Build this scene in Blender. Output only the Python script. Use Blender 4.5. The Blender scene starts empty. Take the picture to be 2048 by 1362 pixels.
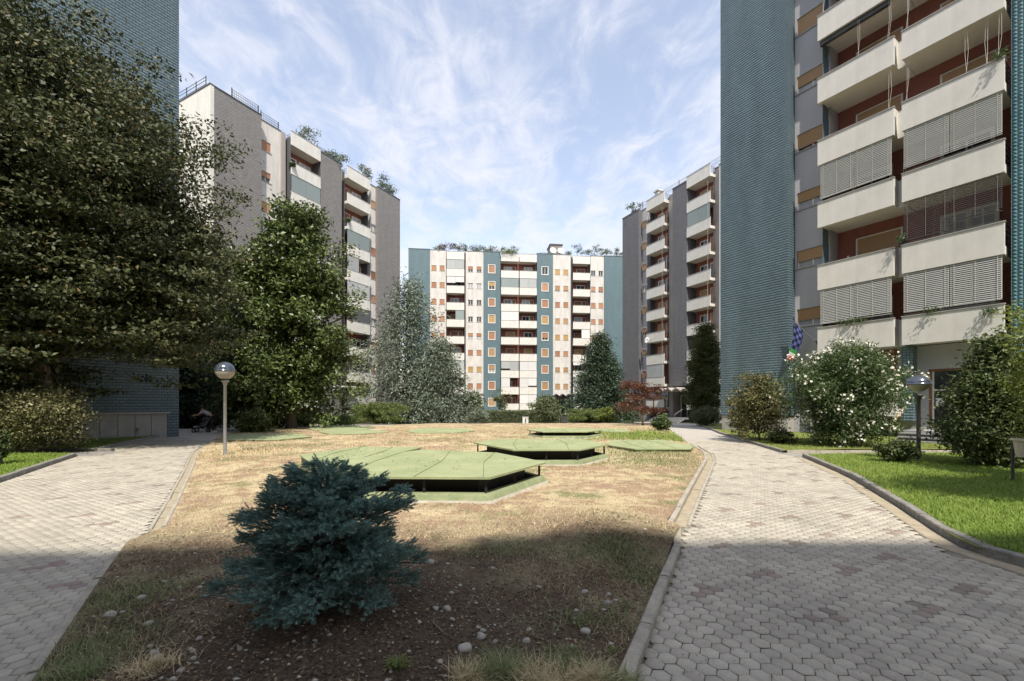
import bpy, math, random
import numpy as np
from mathutils import Vector, Matrix
R = math.radians
rng = np.random.default_rng(11)
random.seed(7)
S = bpy.context.scene
COL = S.collection

# ------------------------------------------------------------------ camera
F = 861.0; CX = 1024.0; HY = 808.0; EYE = 1.6
cam_d = bpy.data.cameras.new('camera'); cam = bpy.data.objects.new('camera', cam_d); COL.objects.link(cam)
cam.location = (0, 0, EYE); cam.rotation_euler = (R(90), 0, 0)
cam_d.sensor_width = 36; cam_d.lens = 36 * F / 2048; cam_d.shift_y = (HY - 681) / 2048
cam_d.clip_start = 0.05; cam_d.clip_end = 3000
S.camera = cam

# ------------------------------------------------------------------ light
SUN_EL = R(56); SX, SY = 0.13, -0.99
world = bpy.data.worlds.new('World'); S.world = world; world.use_nodes = True
nt = world.node_tree; N = nt.nodes; L = nt.links; N.clear()
def nd(tree, t, **kw):
    n = tree.nodes.new(t)
    for k, v in kw.items(): setattr(n, k, v)
    return n
def mathn(tree, op, a, b=None, clamp=False):
    n = tree.nodes.new('ShaderNodeMath'); n.operation = op; n.use_clamp = clamp
    for i, v in enumerate((a, b)):
        if v is None: continue
        if isinstance(v, (int, float)): n.inputs[i].default_value = v
        else: tree.links.new(v, n.inputs[i])
    return n.outputs[0]
out = nd(nt, 'ShaderNodeOutputWorld'); bg = nd(nt, 'ShaderNodeBackground')
sky = nd(nt, 'ShaderNodeTexSky', sky_type='NISHITA', sun_disc=False, sun_elevation=SUN_EL,
         sun_rotation=math.atan2(SX, SY), altitude=120, air_density=1.0, dust_density=0.6, ozone_density=1.4)
tc = nd(nt, 'ShaderNodeTexCoord'); sp = nd(nt, 'ShaderNodeSeparateXYZ'); L.new(tc.outputs['Generated'], sp.inputs[0])
zc = mathn(nt, 'MAXIMUM', sp.outputs[2], 0.06)
cu = mathn(nt, 'DIVIDE', sp.outputs[0], zc); cv = mathn(nt, 'DIVIDE', sp.outputs[1], zc)
def cloudnoise(su, sv, off, scale, detail, rough, dist):
    c = nd(nt, 'ShaderNodeCombineXYZ')
    L.new(mathn(nt, 'ADD', mathn(nt, 'MULTIPLY', cu, su), mathn(nt, 'MULTIPLY', cv, 0.06 * su)), c.inputs[0])
    L.new(mathn(nt, 'MULTIPLY', cv, sv), c.inputs[1]); c.inputs[2].default_value = off
    n = nd(nt, 'ShaderNodeTexNoise'); n.inputs['Scale'].default_value = scale; n.inputs['Detail'].default_value = detail
    n.inputs['Roughness'].default_value = rough; n.inputs['Distortion'].default_value = dist
    L.new(c.outputs[0], n.inputs['Vector']); return n.outputs['Fac']
n1 = cloudnoise(1.0, 0.22, 3.1, 3.2, 8, 0.58, 0.35)
n2 = cloudnoise(1.0, 0.62, 9.3, 6.0, 8, 0.62, 0.6)
n3 = cloudnoise(1.0, 0.6, 5.7, 1.1, 3, 0.5, 0.1)
mix = mathn(nt, 'ADD', mathn(nt, 'MULTIPLY', n1, 0.34), mathn(nt, 'ADD', mathn(nt, 'MULTIPLY', n2, 0.42), mathn(nt, 'MULTIPLY', n3, 0.34)))
hz = mathn(nt, 'SUBTRACT', 1.0, mathn(nt, 'MULTIPLY', sp.outputs[2], 2.4), clamp=True)
mr = nd(nt, 'ShaderNodeMapRange'); mr.inputs['From Min'].default_value = 0.44; mr.inputs['From Max'].default_value = 0.65
mr.interpolation_type = 'SMOOTHSTEP'; L.new(mix, mr.inputs['Value'])
mr.inputs['To Min'].default_value = 0.16; mr.inputs['To Max'].default_value = 0.9
cf = mathn(nt, 'MAXIMUM', mr.outputs[0], mathn(nt, 'MULTIPLY', hz, 0.42))
mx = nd(nt, 'ShaderNodeMixRGB'); L.new(cf, mx.inputs[0])
tint = nd(nt, 'ShaderNodeMixRGB', blend_type='MULTIPLY'); tint.inputs[0].default_value = 1
tint.inputs[2].default_value = (1.42, 1.14, 0.95, 1); L.new(sky.outputs[0], tint.inputs[1]); L.new(tint.outputs[0], mx.inputs[1])
mx.inputs[2].default_value = (3.05, 3.1, 3.4, 1)
L.new(mx.outputs[0], bg.inputs['Color']); bg.inputs['Strength'].default_value = 0.15
L.new(bg.outputs[0], out.inputs['Surface'])
sd = bpy.data.lights.new('sun', 'SUN'); so = bpy.data.objects.new('sun', sd); COL.objects.link(so)
sd.energy = 3.1; sd.angle = R(0.55); sd.color = (1.0, 0.92, 0.80)
so.rotation_euler = Vector((SX, SY, math.tan(SUN_EL) * math.hypot(SX, SY))).to_track_quat('Z', 'Y').to_euler()
S.view_settings.view_transform = 'Standard'; S.view_settings.look = 'None'
S.view_settings.gamma = 1; S.view_settings.exposure = 1.06; S.view_settings.use_curve_mapping = False

# ------------------------------------------------------------------ materials
def mat(name, col, rough=0.8, col2=None, scale=6.0, bump=0.0, bscale=None, spec=0.4, metal=0.0, island=0.0,
        objrand=0.0, stretch=(1, 1, 1), detail=6, alpha=1.0, transl=0.0, col3=None, dirt=0.0):
    m = bpy.data.materials.new(name); m.use_nodes = True; t = m.node_tree
    b = t.nodes['Principled BSDF']; b.inputs['Roughness'].default_value = rough
    b.inputs['Specular IOR Level'].default_value = spec; b.inputs['Metallic'].default_value = metal
    c1 = (*col, 1); src = None
    co = nd(t, 'ShaderNodeTexCoord'); mp = nd(t, 'ShaderNodeMapping'); mp.inputs['Scale'].default_value = stretch
    t.links.new(co.outputs['Object'], mp.inputs[0])
    if island or objrand:
        if island:
            g = nd(t, 'ShaderNodeNewGeometry').outputs['Random Per Island']
        else:
            g = nd(t, 'ShaderNodeObjectInfo').outputs['Random']
        r = nd(t, 'ShaderNodeValToRGB'); t.links.new(g, r.inputs[0])
        r.color_ramp.elements[0].color = c1; r.color_ramp.elements[1].color = (*(col2 or col), 1)
        if col3:
            e = r.color_ramp.elements.new(0.93); e.color = (*(col2), 1); r.color_ramp.elements[-1].color = (*col3, 1)
        src = r.outputs[0]
    n = nd(t, 'ShaderNodeTexNoise'); n.inputs['Scale'].default_value = scale; n.inputs['Detail'].default_value = detail
    n.inputs['Roughness'].default_value = 0.62
    t.links.new(mp.outputs[0], n.inputs['Vector'])
    if src is None and col2:
        r = nd(t, 'ShaderNodeValToRGB'); t.links.new(n.outputs['Fac'], r.inputs[0])
        r.color_ramp.elements[0].position = 0.36; r.color_ramp.elements[1].position = 0.66
        r.color_ramp.elements[0].color = c1; r.color_ramp.elements[1].color = (*col2, 1)
        src = r.outputs[0]
    if dirt:
        geo = nd(t, 'ShaderNodeNewGeometry'); n3 = nd(t, 'ShaderNodeTexNoise'); n3.inputs['Scale'].default_value = 1.1; n3.inputs['Detail'].default_value = 6; n3.inputs['Roughness'].default_value = 0.7
        t.links.new(geo.outputs['Position'], n3.inputs['Vector']); n4 = nd(t, 'ShaderNodeTexNoise'); n4.inputs['Scale'].default_value = 60; n4.inputs['Detail'].default_value = 4
        t.links.new(geo.outputs['Position'], n4.inputs['Vector'])
        hs = nd(t, 'ShaderNodeHueSaturation'); t.links.new(src, hs.inputs['Color'])
        f = mathn(t, 'ADD', mathn(t, 'MULTIPLY', n3.outputs['Fac'], dirt * 2.2), mathn(t, 'MULTIPLY', n4.outputs['Fac'], dirt * .9))
        t.links.new(mathn(t, 'ADD', f, 1 - dirt * 1.55), hs.inputs['Value']); src = hs.outputs[0]
    if src is not None: t.links.new(src, b.inputs['Base Color'])
    else: b.inputs['Base Color'].default_value = c1
    if bump:
        n2 = nd(t, 'ShaderNodeTexNoise'); n2.inputs['Scale'].default_value = bscale or scale * 4; n2.inputs['Detail'].default_value = 4
        t.links.new(mp.outputs[0], n2.inputs['Vector'])
        bp = nd(t, 'ShaderNodeBump'); bp.inputs['Strength'].default_value = bump; bp.inputs['Distance'].default_value = 0.02
        t.links.new(n2.outputs['Fac'], bp.inputs['Height']); t.links.new(bp.outputs[0], b.inputs['Normal'])
    if transl:
        tr = nd(t, 'ShaderNodeBsdfTranslucent'); ms = nd(t, 'ShaderNodeMixShader'); ms.inputs[0].default_value = transl
        if src is not None: t.links.new(src, tr.inputs[0])
        else: tr.inputs[0].default_value = c1
        t.links.new(b.outputs[0], ms.inputs[1]); t.links.new(tr.outputs[0], ms.inputs[2])
        t.links.new(ms.outputs[0], t.nodes['Material Output'].inputs['Surface'])
    b.inputs['Alpha'].default_value = alpha
    return m

def plaster(name, col, stain, amt=0.5, fine=0.12):
    """rendered wall: large soft blotches, vertical rain streaks, fine grit"""
    m = bpy.data.materials.new(name); m.use_nodes = True; t = m.node_tree; b = t.nodes['Principled BSDF']
    b.inputs['Roughness'].default_value = 0.88; b.inputs['Specular IOR Level'].default_value = 0.25
    co = nd(t, 'ShaderNodeTexCoord')
    def noise(sc, st, det=5):
        mp = nd(t, 'ShaderNodeMapping'); mp.inputs['Scale'].default_value = st; t.links.new(co.outputs['Object'], mp.inputs[0])
        n = nd(t, 'ShaderNodeTexNoise'); n.inputs['Scale'].default_value = sc; n.inputs['Detail'].default_value = det
        n.inputs['Roughness'].default_value = 0.65; t.links.new(mp.outputs[0], n.inputs['Vector']); return n.outputs['Fac']
    a = noise(0.9, (1, 1, 0.6)); s = noise(2.2, (1.6, 1.6, 0.12)); g = noise(45, (1, 1, 1), 3)
    v = mathn(t, 'ADD', mathn(t, 'MULTIPLY', a, 0.55), mathn(t, 'MULTIPLY', s, 0.45))
    r = nd(t, 'ShaderNodeMapRange'); r.inputs['From Min'].default_value = 0.42; r.inputs['From Max'].default_value = 0.72
    r.inputs['To Max'].default_value = amt; t.links.new(v, r.inputs['Value'])
    mx = nd(t, 'ShaderNodeMixRGB'); mx.inputs[1].default_value = (*col, 1); mx.inputs[2].default_value = (*stain, 1)
    t.links.new(r.outputs[0], mx.inputs[0])
    hs = nd(t, 'ShaderNodeHueSaturation'); t.links.new(mx.outputs[0], hs.inputs['Color'])
    t.links.new(mathn(t, 'ADD', mathn(t, 'MULTIPLY', g, fine * 4), 1 - fine * 2), hs.inputs['Value'])
    t.links.new(hs.outputs[0], b.inputs['Base Color'])
    bp = nd(t, 'ShaderNodeBump'); bp.inputs['Strength'].default_value = 0.35; bp.inputs['Distance'].default_value = 0.01
    t.links.new(g, bp.inputs['Height']); t.links.new(bp.outputs[0], b.inputs['Normal'])
    return m

def tilemat(name, c1, c2, cj, w, h, bump=1.0, rough=0.35, offset=0.5, blot=0.35):
    """small glazed facing tiles (each a few pixels at most): coursed pattern on local x/z"""
    m = bpy.data.materials.new(name); m.use_nodes = True; t = m.node_tree; b = t.nodes['Principled BSDF']
    b.inputs['Roughness'].default_value = rough; b.inputs['Specular IOR Level'].default_value = 0.45
    co = nd(t, 'ShaderNodeTexCoord'); sp = nd(t, 'ShaderNodeSeparateXYZ'); t.links.new(co.outputs['Object'], sp.inputs[0])
    cb = nd(t, 'ShaderNodeCombineXYZ')
    t.links.new(mathn(t, 'ADD', sp.outputs[0], sp.outputs[1]), cb.inputs[0]); t.links.new(sp.outputs[2], cb.inputs[1])
    br = nd(t, 'ShaderNodeTexBrick'); br.offset = offset; t.links.new(cb.outputs[0], br.inputs['Vector'])
    br.inputs['Color1'].default_value = (*c1, 1); br.inputs['Color2'].default_value = (*c2, 1); br.inputs['Mortar'].default_value = (*cj, 1)
    br.inputs['Scale'].default_value = 1; br.inputs['Brick Width'].default_value = w; br.inputs['Row Height'].default_value = h
    br.inputs['Mortar Size'].default_value = 0.09 * h; br.inputs['Mortar Smooth'].default_value = 0.6; br.inputs['Bias'].default_value = 0.0
    n = nd(t, 'ShaderNodeTexNoise'); n.inputs['Scale'].default_value = 0.55; n.inputs['Detail'].default_value = 5
    mp = nd(t, 'ShaderNodeMapping'); mp.inputs['Scale'].default_value = (2.2, 2.2, 0.45); t.links.new(co.outputs['Object'], mp.inputs[0]); t.links.new(mp.outputs[0], n.inputs['Vector'])
    hs = nd(t, 'ShaderNodeHueSaturation'); t.links.new(br.outputs['Color'], hs.inputs['Color'])
    t.links.new(mathn(t, 'ADD', mathn(t, 'MULTIPLY', n.outputs['Fac'], blot * 2), 1 - blot), hs.inputs['Value'])
    t.links.new(hs.outputs[0], b.inputs['Base Color'])
    # pyramid relief of each tile
    fz = mathn(t, 'PINGPONG', sp.outputs[2], h / 2); 
    hgt = mathn(t, 'MULTIPLY', fz, 1.0 / h)
    bp = nd(t, 'ShaderNodeBump'); bp.inputs['Strength'].default_value = bump; bp.inputs['Distance'].default_value = 0.03
    t.links.new(mathn(t, 'SUBTRACT', hgt, mathn(t, 'MULTIPLY', br.outputs['Fac'], 0.6)), bp.inputs['Height'])
    t.links.new(bp.outputs[0], b.inputs['Normal'])
    return m

def slatmat(name, c1, c2, pitch, rough=0.5, axis=2, alpha=1.0):
    m = bpy.data.materials.new(name); m.use_nodes = True; t = m.node_tree; b = t.nodes['Principled BSDF']
    b.inputs['Roughness'].default_value = rough; b.inputs['Specular IOR Level'].default_value = 0.3
    co = nd(t, 'ShaderNodeTexCoord'); sp = nd(t, 'ShaderNodeSeparateXYZ'); t.links.new(co.outputs['Object'], sp.inputs[0])
    f = mathn(t, 'MULTIPLY', mathn(t, 'FRACT', mathn(t, 'MULTIPLY', sp.outputs[axis], 1 / pitch)), 1.0)
    oi = nd(t, 'ShaderNodeObjectInfo'); r = nd(t, 'ShaderNodeValToRGB'); t.links.new(oi.outputs['Random'], r.inputs[0])
    r.color_ramp.elements[0].color = (*c1, 1); r.color_ramp.elements[1].color = (*c2, 1)
    gap = mathn(t, 'LESS_THAN', f, 0.14)
    mx = nd(t, 'ShaderNodeMixRGB'); t.links.new(mathn(t, 'MULTIPLY', gap, 0.45), mx.inputs[0]); t.links.new(r.outputs[0], mx.inputs[1])
    mx.inputs[2].default_value = (c1[0] * .3, c1[1] * .3, c1[2] * .3, 1)
    t.links.new(mx.outputs[0], b.inputs['Base Color'])
    bp = nd(t, 'ShaderNodeBump'); bp.inputs['Strength'].default_value = 0.5; bp.inputs['Distance'].default_value = 0.01
    t.links.new(f, bp.inputs['Height']); t.links.new(bp.outputs[0], b.inputs['Normal'])
    return m

M = {}
M['cream'] = plaster('cream_render', (0.66, 0.65, 0.61), (0.45, 0.435, 0.40), 0.6, 0.09)
M['white_wall'] = plaster('white_render', (0.62, 0.60, 0.57), (0.38, 0.36, 0.34), 0.75, 0.06)
M['grey_render'] = plaster('grey_render', (0.44, 0.44, 0.46), (0.33, 0.33, 0.35), 0.5, 0.14)
M['fin'] = plaster('taupe_render', (0.36, 0.33, 0.31), (0.26, 0.24, 0.22), 0.5, 0.08)
M['red'] = plaster('red_render', (0.28, 0.115, 0.09), (0.19, 0.075, 0.062), 0.6, 0.08)
M['soffit'] = plaster('soffit_paint', (0.66, 0.63, 0.57), (0.5, 0.47, 0.42), 0.4, 0.04)
M['concrete'] = plaster('plinth_concrete', (0.36, 0.35, 0.33), (0.22, 0.21, 0.2), 0.7, 0.1)
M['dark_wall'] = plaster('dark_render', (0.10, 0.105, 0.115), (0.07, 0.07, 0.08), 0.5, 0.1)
M['teal_tile'] = tilemat('teal_tile', (0.090, 0.136, 0.162), (0.110, 0.165, 0.190), (0.038, 0.058, 0.072), 0.24, 0.135, 1.0, 0.32, 0.5, 0.36)
M['teal_near'] = tilemat('teal_tile_near', (0.12, 0.19, 0.22), (0.15, 0.23, 0.26), (0.04, 0.07, 0.09), 0.12, 0.12, 1.0, 0.3, 0.0, 0.2)
M['grey_tile'] = tilemat('grey_tile', (0.20, 0.19, 0.185), (0.24, 0.23, 0.225), (0.11, 0.105, 0.1), 0.30, 0.17, 0.8, 0.6, 0.5, 0.14)
M['darkgrey_tile'] = tilemat('dark_grey_tile', (0.125, 0.125, 0.135), (0.15, 0.15, 0.16), (0.08, 0.08, 0.085), 0.30, 0.17, 0.7, 0.6, 0.5, 0.16)
M['teal_flat'] = tilemat('teal_far_tile', (0.095, 0.155, 0.180), (0.11, 0.175, 0.20), (0.065, 0.11, 0.13), 0.30, 0.17, 0.5, 0.55, 0.5, 0.2)
M['metal_dark'] = mat('dark_metal', (0.05, 0.05, 0.055), 0.5, (0.09, 0.09, 0.09), 3, metal=0.3)
M['metal_grey'] = mat('grey_metal', (0.22, 0.23, 0.24), 0.45, (0.3, 0.3, 0.3), 8, metal=0.4)
M['coping'] = mat('coping_metal', (0.10, 0.11, 0.12), 0.5, (0.16, 0.16, 0.17), 2, metal=0.3)
M['cap'] = mat('parapet_cap', (0.27, 0.27, 0.27), 0.6, (0.36, 0.35, 0.33), 3)
M['frame_white'] = mat('white_frame', (0.74, 0.73, 0.70), 0.5, (0.62, 0.61, 0.57), 4)
M['frame_brown'] = mat('brown_frame', (0.20, 0.10, 0.05), 0.5, (0.28, 0.15, 0.08), 4)
M['glass'] = mat('window_glass', (0.03, 0.035, 0.04), 0.06, spec=0.8)
M['curtain'] = mat('curtained_glass', (0.30, 0.31, 0.33), 0.25, (0.42, 0.42, 0.42), 3, stretch=(9, 9, 0.3), spec=0.7)
M['dark_in'] = mat('dark_interior', (0.012, 0.012, 0.014), 0.9)
M['shut_o'] = slatmat('orange_shutter', (0.34, 0.17, 0.10), (0.46, 0.26, 0.15), 0.055)
M['shut_t'] = slatmat('tan_shutter', (0.36, 0.22, 0.11), (0.43, 0.27, 0.15), 0.055)
M['shut_y'] = slatmat('ochre_shutter', (0.42, 0.27, 0.11), (0.46, 0.30, 0.13), 0.055)
M['shut_b'] = slatmat('brown_shutter', (0.22, 0.10, 0.06), (0.27, 0.13, 0.08), 0.055)
M['blind'] = slatmat('grey_blind', (0.36, 0.38, 0.38), (0.47, 0.49, 0.49), 0.07)
M['blind_w'] = slatmat('white_blind', (0.62, 0.62, 0.62), (0.72, 0.72, 0.72), 0.07)
M['blind_g'] = slatmat('green_grey_blind', (0.20, 0.25, 0.25), (0.27, 0.32, 0.32), 0.07)
M['blind_d'] = slatmat('dark_blind', (0.10, 0.11, 0.12), (0.13, 0.14, 0.15), 0.07)
M['slat'] = mat('aluminium_slat', (0.37, 0.38, 0.36), 0.45, (0.42, 0.43, 0.41), 3, metal=0.0)
M['slat_thin'] = mat('dark_slat', (0.07, 0.07, 0.075), 0.5)
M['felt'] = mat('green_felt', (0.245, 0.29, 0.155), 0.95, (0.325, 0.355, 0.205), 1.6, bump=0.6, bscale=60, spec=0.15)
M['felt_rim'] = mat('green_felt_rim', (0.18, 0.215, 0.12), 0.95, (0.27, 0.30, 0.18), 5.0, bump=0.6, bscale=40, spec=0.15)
M['seam'] = mat('felt_seam', (0.09, 0.13, 0.06), 0.95)
M['black'] = mat('black_paint', (0.012, 0.012, 0.012), 0.6)
M['bark'] = mat('bark', (0.10, 0.08, 0.06), 0.9, (0.18, 0.15, 0.12), 9, bump=0.8, stretch=(1, 1, 0.25))
M['bark_pale'] = mat('pale_bark', (0.26, 0.22, 0.17), 0.9, (0.18, 0.15, 0.12), 9, bump=0.8, stretch=(1, 1, 0.25))
M['stone'] = mat('stone', (0.48, 0.45, 0.40), 0.85, (0.32, 0.30, 0.26), objrand=1, bump=0.5, bscale=30)
M['pebble'] = mat('pebble', (0.48, 0.46, 0.41), 0.85, (0.28, 0.26, 0.22), island=1)
M['kerb'] = mat('kerb_concrete', (0.27, 0.26, 0.235), 0.9, (0.17, 0.165, 0.15), 7, bump=0.8, bscale=40)
M['kerb_lt'] = mat('kerb_light', (0.42, 0.39, 0.32), 0.9, (0.30, 0.28, 0.235), 7, bump=0.8, bscale=40)
M['gutter'] = mat('gutter_concrete', (0.38, 0.33, 0.24), 0.9, (0.29, 0.25, 0.18), 5, bump=0.6, bscale=40)
M['paver'] = mat('paver_grey', (0.43, 0.40, 0.335), 0.88, (0.335, 0.31, 0.26), objrand=1, bump=0.4, bscale=90, dirt=0.45)
M['paver_i'] = mat('paver_grey_joined', (0.43, 0.40, 0.335), 0.88, (0.335, 0.31, 0.26), island=1, bump=0.4, bscale=90, dirt=0.45)
M['paver_r'] = mat('paver_red', (0.31, 0.24, 0.215), 0.88, (0.26, 0.21, 0.19), objrand=1, bump=0.4, bscale=90, dirt=0.45)
M['paver_ri'] = mat('paver_red_joined', (0.29, 0.235, 0.195), 0.88, (0.23, 0.195, 0.165), island=1, bump=0.4, bscale=90, dirt=0.45)
M['paver_d'] = mat('paver_dark', (0.21, 0.20, 0.185), 0.88, (0.25, 0.235, 0.21), island=1, bump=0.4, bscale=90)
M['joint'] = mat('paver_joint', (0.16, 0.15, 0.125), 0.95, (0.24, 0.22, 0.185), 12)
M['asphalt'] = mat('side_path_concrete', (0.30, 0.285, 0.26), 0.9, (0.22, 0.21, 0.195), 4, bump=0.5, bscale=60)
M['beige'] = mat('beige_plastic', (0.52, 0.48, 0.38), 0.5)
M['skin'] = mat('skin', (0.45, 0.28, 0.20), 0.6)
M['shirt'] = mat('pale_shirt', (0.42, 0.42, 0.44), 0.9)
M['shirt_b'] = mat('blue_shirt', (0.25, 0.29, 0.35), 0.9)
M['trousers'] = mat('dark_trousers', (0.03, 0.03, 0.035), 0.9)
M['white'] = mat('white_paint', (0.75, 0.75, 0.73), 0.5, (0.66, 0.66, 0.64), 5)
M['wood'] = mat('pale_wood', (0.45, 0.36, 0.24), 0.7, (0.36, 0.28, 0.18), 6, stretch=(1, 1, 6))
M['lampglass'] = mat('lamp_globe', (0.42, 0.40, 0.34), 0.12, spec=0.7, transl=0.25)
M['lampcap'] = mat('lamp_cap', (0.10, 0.12, 0.15), 0.18, spec=0.8, metal=0.6)
M['cable'] = mat('white_cord', (0.6, 0.58, 0.52), 0.8)

# foliage
def leafm(name, a, b, c=None, rough=0.45, tr=0.22, spec=0.4):
    return mat(name, a, rough, b, island=1, col3=c, transl=tr, spec=spec)
M['lf_beech'] = leafm('beech_leaf', (0.026, 0.040, 0.016), (0.10, 0.112, 0.045), (0.20, 0.14, 0.065), 0.55, 0.12, 0.3)
M['lf_magnolia'] = leafm('magnolia_leaf', (0.045, 0.070, 0.020), (0.13, 0.175, 0.052), (0.24, 0.27, 0.10), 0.42, 0.12, 0.4)
M['lf_cedar'] = leafm('cedar_needle', (0.10, 0.135, 0.095), (0.20, 0.24, 0.18), (0.30, 0.33, 0.26), 0.6, 0.1)
M['lf_dark'] = leafm('dark_conifer', (0.028, 0.055, 0.032), (0.065, 0.10, 0.055), (0.10, 0.14, 0.07), 0.55, 0.1)
M['lf_cypress'] = leafm('cypress_leaf', (0.040, 0.060, 0.016), (0.11, 0.13, 0.035), (0.16, 0.17, 0.05), 0.6, 0.1)
M['lf_holly'] = leafm('evergreen_leaf', (0.045, 0.070, 0.026), (0.12, 0.155, 0.055), (0.24, 0.27, 0.13), 0.5, 0.15, 0.3)
M['lf_oleander'] = leafm('oleander_leaf', (0.045, 0.080, 0.028), (0.10, 0.15, 0.05), (0.17, 0.21, 0.08), 0.5, 0.2)
M['lf_brown'] = leafm('bronze_shrub_leaf', (0.085, 0.095, 0.036), (0.18, 0.17, 0.07), (0.26, 0.20, 0.09), 0.5, 0.2)
M['lf_var'] = leafm('variegated_leaf', (0.10, 0.11, 0.045), (0.24, 0.23, 0.11), (0.40, 0.37, 0.22), 0.5, 0.2)
M['lf_maple'] = leafm('maple_leaf', (0.10, 0.045, 0.028), (0.19, 0.085, 0.05), (0.28, 0.14, 0.08), 0.5, 0.3)
M['lf_juniper'] = leafm('juniper_leaf', (0.075, 0.115, 0.030), (0.17, 0.22, 0.06), (0.26, 0.30, 0.10), 0.6, 0.15)
M['lf_lime'] = leafm('lime_leaf', (0.12, 0.16, 0.03), (0.24, 0.28, 0.07), (0.34, 0.36, 0.10), 0.5, 0.3)
M['lf_hedge'] = leafm('hedge_leaf', (0.07, 0.095, 0.045), (0.15, 0.18, 0.085), (0.22, 0.23, 0.12), 0.5, 0.15)
M['lf_spruce'] = leafm('blue_spruce_needle', (0.13, 0.235, 0.205), (0.26, 0.41, 0.37), (0.42, 0.56, 0.52), 0.6, 0.3, 0.3)
M['fl_white'] = mat('white_petal', (0.78, 0.77, 0.70), 0.6, (0.7, 0.68, 0.58), island=1, transl=0.2)
M['fl_pink'] = mat('pink_petal', (0.55, 0.25, 0.28), 0.6, (0.62, 0.36, 0.36), island=1, transl=0.2)
M['grass'] = mat('lush_grass', (0.13, 0.215, 0.03), 0.55, (0.28, 0.39, 0.08), island=1, transl=0.3, spec=0.25)
M['straw'] = mat('dry_grass', (0.42, 0.34, 0.19), 0.8, (0.68, 0.58, 0.37), island=1, transl=0.2, spec=0.2)
M['weed'] = mat('weed_leaf', (0.12, 0.18, 0.06), 0.6, (0.32, 0.34, 0.17), island=1, transl=0.25, spec=0.25)
M['litter'] = mat('leaf_litter', (0.16, 0.11, 0.07), 0.9, (0.30, 0.23, 0.15), island=1, spec=0.2)

# ------------------------------------------------------------------ object helpers
def tag(o, label=None, cat=None, group=None, kind=None):
    if label: o['label'] = label
    if cat: o['category'] = cat
    if group: o['group'] = group
    if kind: o['kind'] = kind
    return o
def empty(name, loc=(0, 0, 0), rz=0.0, label=None, cat=None, group=None, kind=None):
    o = bpy.data.objects.new(name, None); COL.objects.link(o); o.location = loc; o.rotation_euler = (0, 0, rz)
    o.empty_display_size = 0.3
    return tag(o, label, cat, group, kind)
def link(name, me, parent=None, loc=(0, 0, 0), rot=(0, 0, 0)):
    o = bpy.data.objects.new(name, me); COL.objects.link(o); o.parent = parent; o.location = loc; o.rotation_euler = rot
    return o
def npmesh(name, V, Fc, m, smooth=False, mats=None, midx=None):
    """V (n,3), Fc (k, c) faces all with c corners"""
    me = bpy.data.meshes.new(name); V = np.ascontiguousarray(V, np.float32); Fc = np.ascontiguousarray(Fc, np.int32)
    me.vertices.add(len(V)); me.vertices.foreach_set('co', V.ravel())
    c = Fc.shape[1]; me.loops.add(Fc.size); me.loops.foreach_set('vertex_index', Fc.ravel())
    me.polygons.add(len(Fc)); me.polygons.foreach_set('loop_start', np.arange(0, Fc.size, c, dtype=np.int32))
    for q in (mats or [m]): me.materials.append(q)
    if midx is not None: me.polygons.foreach_set('material_index', np.ascontiguousarray(midx, np.int32))
    if smooth: me.polygons.foreach_set('use_smooth', np.ones(len(Fc), bool))
    me.update(calc_edges=True); return me
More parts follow.
